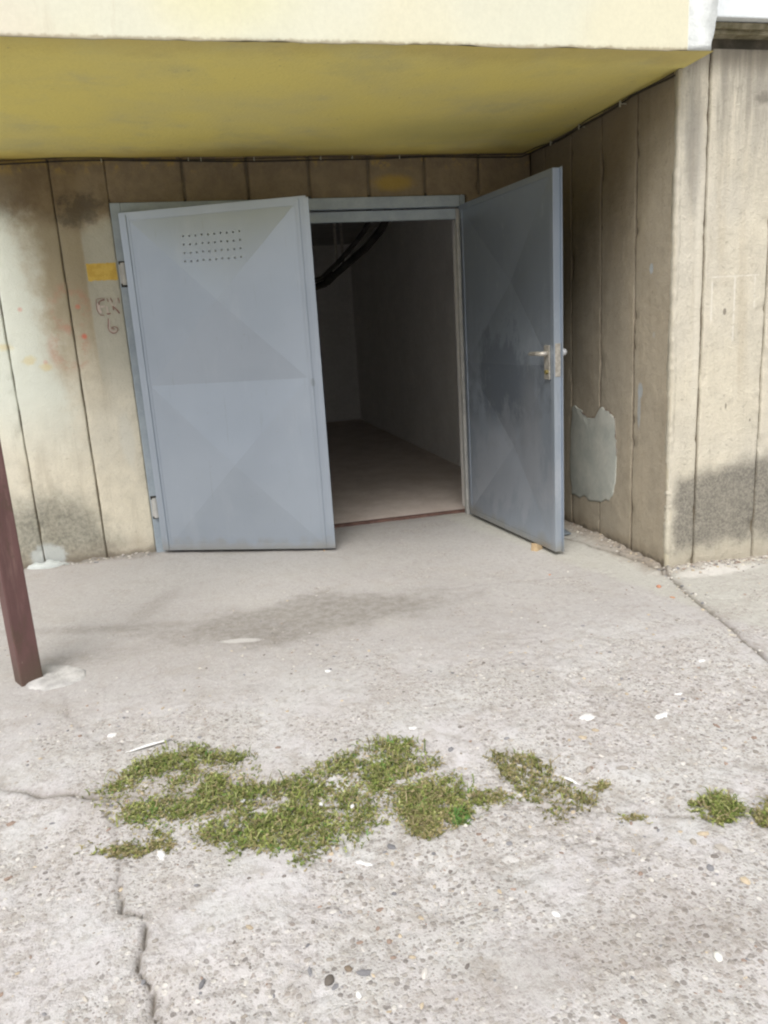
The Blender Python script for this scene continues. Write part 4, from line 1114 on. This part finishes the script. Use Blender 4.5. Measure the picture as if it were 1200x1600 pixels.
WISP = [(0.919, -3.015), (0.980, -3.087), (0.946, -3.113), (0.886, -3.061)]
WISP2 = [(0.923, -3.219), (0.998, -3.250), (0.985, -3.271), (0.919, -3.243)]

o = blades('weeds', [(MAIN, 5200, (1., .40, .04), .030, .33), (MAIN, 3800, (.9, .9, .02), .021, .18), (MAIN, 160, (.3, 1., 0), .060, .2), (MAIN, 3000, (.25, 1., 0), .013, -.2), (FRINGE, 1300, (.1, 1., 0), .022, .30), (LINK, 260, (.5, 1., 0), .020, .35),
                    (THIN, 420, (.1, 1., 0), .018, .42), (WISP, 120, (.1, 1., 0), .015, .35), (WISP2, 70, (.2, 1., 0), .014, .35), (BRIGHT_SPOT, 130, (.1, 0, 1.), .026, .2)])
o['kind'] = 'stuff'; o['label'] = 'low straggling green weeds growing along the joint in the concrete'; o['category'] = 'weeds'
o = blades('weeds', [(STREAK, 900, (.30, 1., .0), .026, .22), (STREAK, 50, (.1, 1., 0), .055, .2)])
o['kind'] = 'stuff'; o['label'] = 'olive streak of dry weeds right of the long green patch'; o['category'] = 'weeds'
tag(blades('weed_tuft', [(TUFT, 620, (1., .5, 0), .032, .30)]), 'small round green weed tuft alone on the right side of the concrete', 'weed tuft')
tag(blades('weed_tuft', [(EDGE, 420, (.4, 1., 0), .024, .30)]), 'sparse dry weed tuft at the right edge beside the round green one', 'weed tuft')

# ------------------------------------------------------------------ cable along the soffit, pipes inside, wedge and sheet
cb = thing('cable', 'thin black cable sagging along the seam under the yellow soffit', 'cable')
pts = []
for x in np.linspace(-4.8, 2.10, 130): pts.append((x, -.018 - .004 * math.sin(x * 9), SOF - .012 - .010 * float(vnoise(x, 2, 2.2)) - .012 * abs(math.sin(x * 1.75 + .6))))
for y in np.linspace(-.06, -1.545, 50): pts.append((2.150 + .006 * math.sin(y * 11), y, SOF - .012 - .012 * abs(math.sin(y * 2.6)) - .006 * float(vnoise(y, 5, 3))))
tube('cable_run', pts, .0042, M['cable'], cb, 6)
tube('cable_run', [(p[0] + (.006 if i < 130 else -.004), p[1] - (.010 if i < 130 else 0), p[2] + .010 - .006 * math.sin(i * .23)) for i, p in enumerate(pts)], .0026, M['cable'], cb, 5)
for px in (-2.6, -1.2, -.40, .07, .14, .44, .83, 1.02, 1.31):
    bm = bmesh.new(); z = SOF - .018; add_cyl(bm, (px, -.002, z), (px, -.034, z + .002), .0030, 6); add_box(bm, (px - .0025, -.034, z - .010 - .006 * random.random()), (px + .002, -.030, z + .008)); bmo('cable_clip', bm, M['clip'], cb)
for py in (-.35, -.70, -1.12):
    bm = bmesh.new(); z = SOF - .022; add_cyl(bm, (2.176, py, z), (2.142, py, z + .002), .003, 6); add_box(bm, (2.138, py - .004, z - .014), (2.143, py + .004, z + .014)); bmo('cable_clip', bm, M['clip'], cb)

def pipe(label, pts, r, collars):
    t = thing('pipe', label, 'pipe', group='pipes inside the garage')
    tube('pipe_run', pts, r, M['pipe'], t, 14)
    for q in pts[4:5]:
        bxx = box('bracket', (q[0] - .012, q[1] - .012, q[2]), (q[0] + .012, q[1] + .012, 2.45), M['metal'], t)
    for a, b in collars:
        bm = bmesh.new(); add_cyl(bm, a, b, r * 1.28, 16); bmo('collar', bm, M['pipe'], t)
pipe('thicker black pipe bending down from the ceiling inside the garage', [(2.00, 3.0, 2.44), (1.99, 3.05, 2.34), (1.95, 3.2, 2.25), (1.85, 3.45, 2.12), (1.66, 3.8, 1.96), (1.48, 4.05, 1.81), (1.30, 4.2, 1.76), (-.94, 4.3, 1.70)], .038, [((2.0, 3.0, 2.40), (1.99, 3.04, 2.33)), ((1.56, 3.93, 1.89), (1.50, 4.02, 1.83))])
pipe('thinner black pipe beside the thick one, hanging from the ceiling inside the garage', [(1.80, 3.0, 2.44), (1.80, 3.02, 2.33), (1.76, 3.1, 2.24), (1.66, 3.3, 2.11), (1.55, 3.6, 1.98), (1.42, 3.9, 1.86), (1.2, 4.0, 1.80), (-.94, 4.1, 1.76)], .026, [((1.80, 3.0, 2.38), (1.80, 3.01, 2.32))])

bm = bmesh.new()
vv = [(-.020, -.024, -.004), (.020, -.024, -.004), (.020, .04, -.004), (-.020, .04, -.004), (-.018, -.022, .044), (.019, -.023, .046), (.019, .038, .016), (-.019, .038, .015)]
wv = [bm.verts.new(v) for v in vv]
for f_ in ((0, 3, 2, 1), (4, 5, 6, 7), (0, 1, 5, 4), (1, 2, 6, 5), (2, 3, 7, 6), (3, 0, 4, 7)): bm.faces.new([wv[i] for i in f_])
bmesh.ops.bevel(bm, geom=bm.edges[:], offset=.002, segments=1, affect='EDGES')
w = bmo('door_wedge', bm, M['wood']); w.location = (1.735, -.965, gz(1.735, -.965)); w.rotation_euler = (0, 0, -1.0)
tag(w, 'small raw wood wedge under the open door leaf', 'wedge')

X, Y = np.meshgrid(np.linspace(0, 1, 26), np.linspace(0, 1, 20))
PX = 1.86 + X * .20 + (Y - .5) * .03; PY = -.80 + Y * .36 + (X - .5) * .03
base = height(PX, PY) + .006
Zs = base + .034 * np.clip(fbm(X * 1.2, Y * 1.6, 3.2, 3) - .25, 0, 1) * np.minimum(1, 6 * np.minimum(np.minimum(X, 1 - X), np.minimum(Y, 1 - Y)) + .1) + .006
n = 26; F = [(j * n + i, j * n + i + 1, (j + 1) * n + i + 1, (j + 1) * n + i) for j in range(19) for i in range(n - 1)]
o = mesh('plastic_sheet', np.stack([PX, PY, Zs], -1).reshape(-1, 3), F, M['plastic_sheet'], None, True)
md = o.modifiers.new('thickness', 'SOLIDIFY'); md.thickness = .004
tag(o, 'crumpled grey blue plastic sheet on the ground behind the open door leaf', 'plastic sheet')

# bits on the threshold of the nearly closed leaf
pebble(.60, -.455, .007, (.55, .36, .2), 'orange crumb under the free corner of the nearly closed leaf', .5, 'brick crumb', 'brick_crumb')
pebble(1.62, -1.38, .007, (.52, .28, .18), 'tiny orange crumb alone on the concrete in front of the open leaf', .4, 'brick crumb', 'brick_crumb')
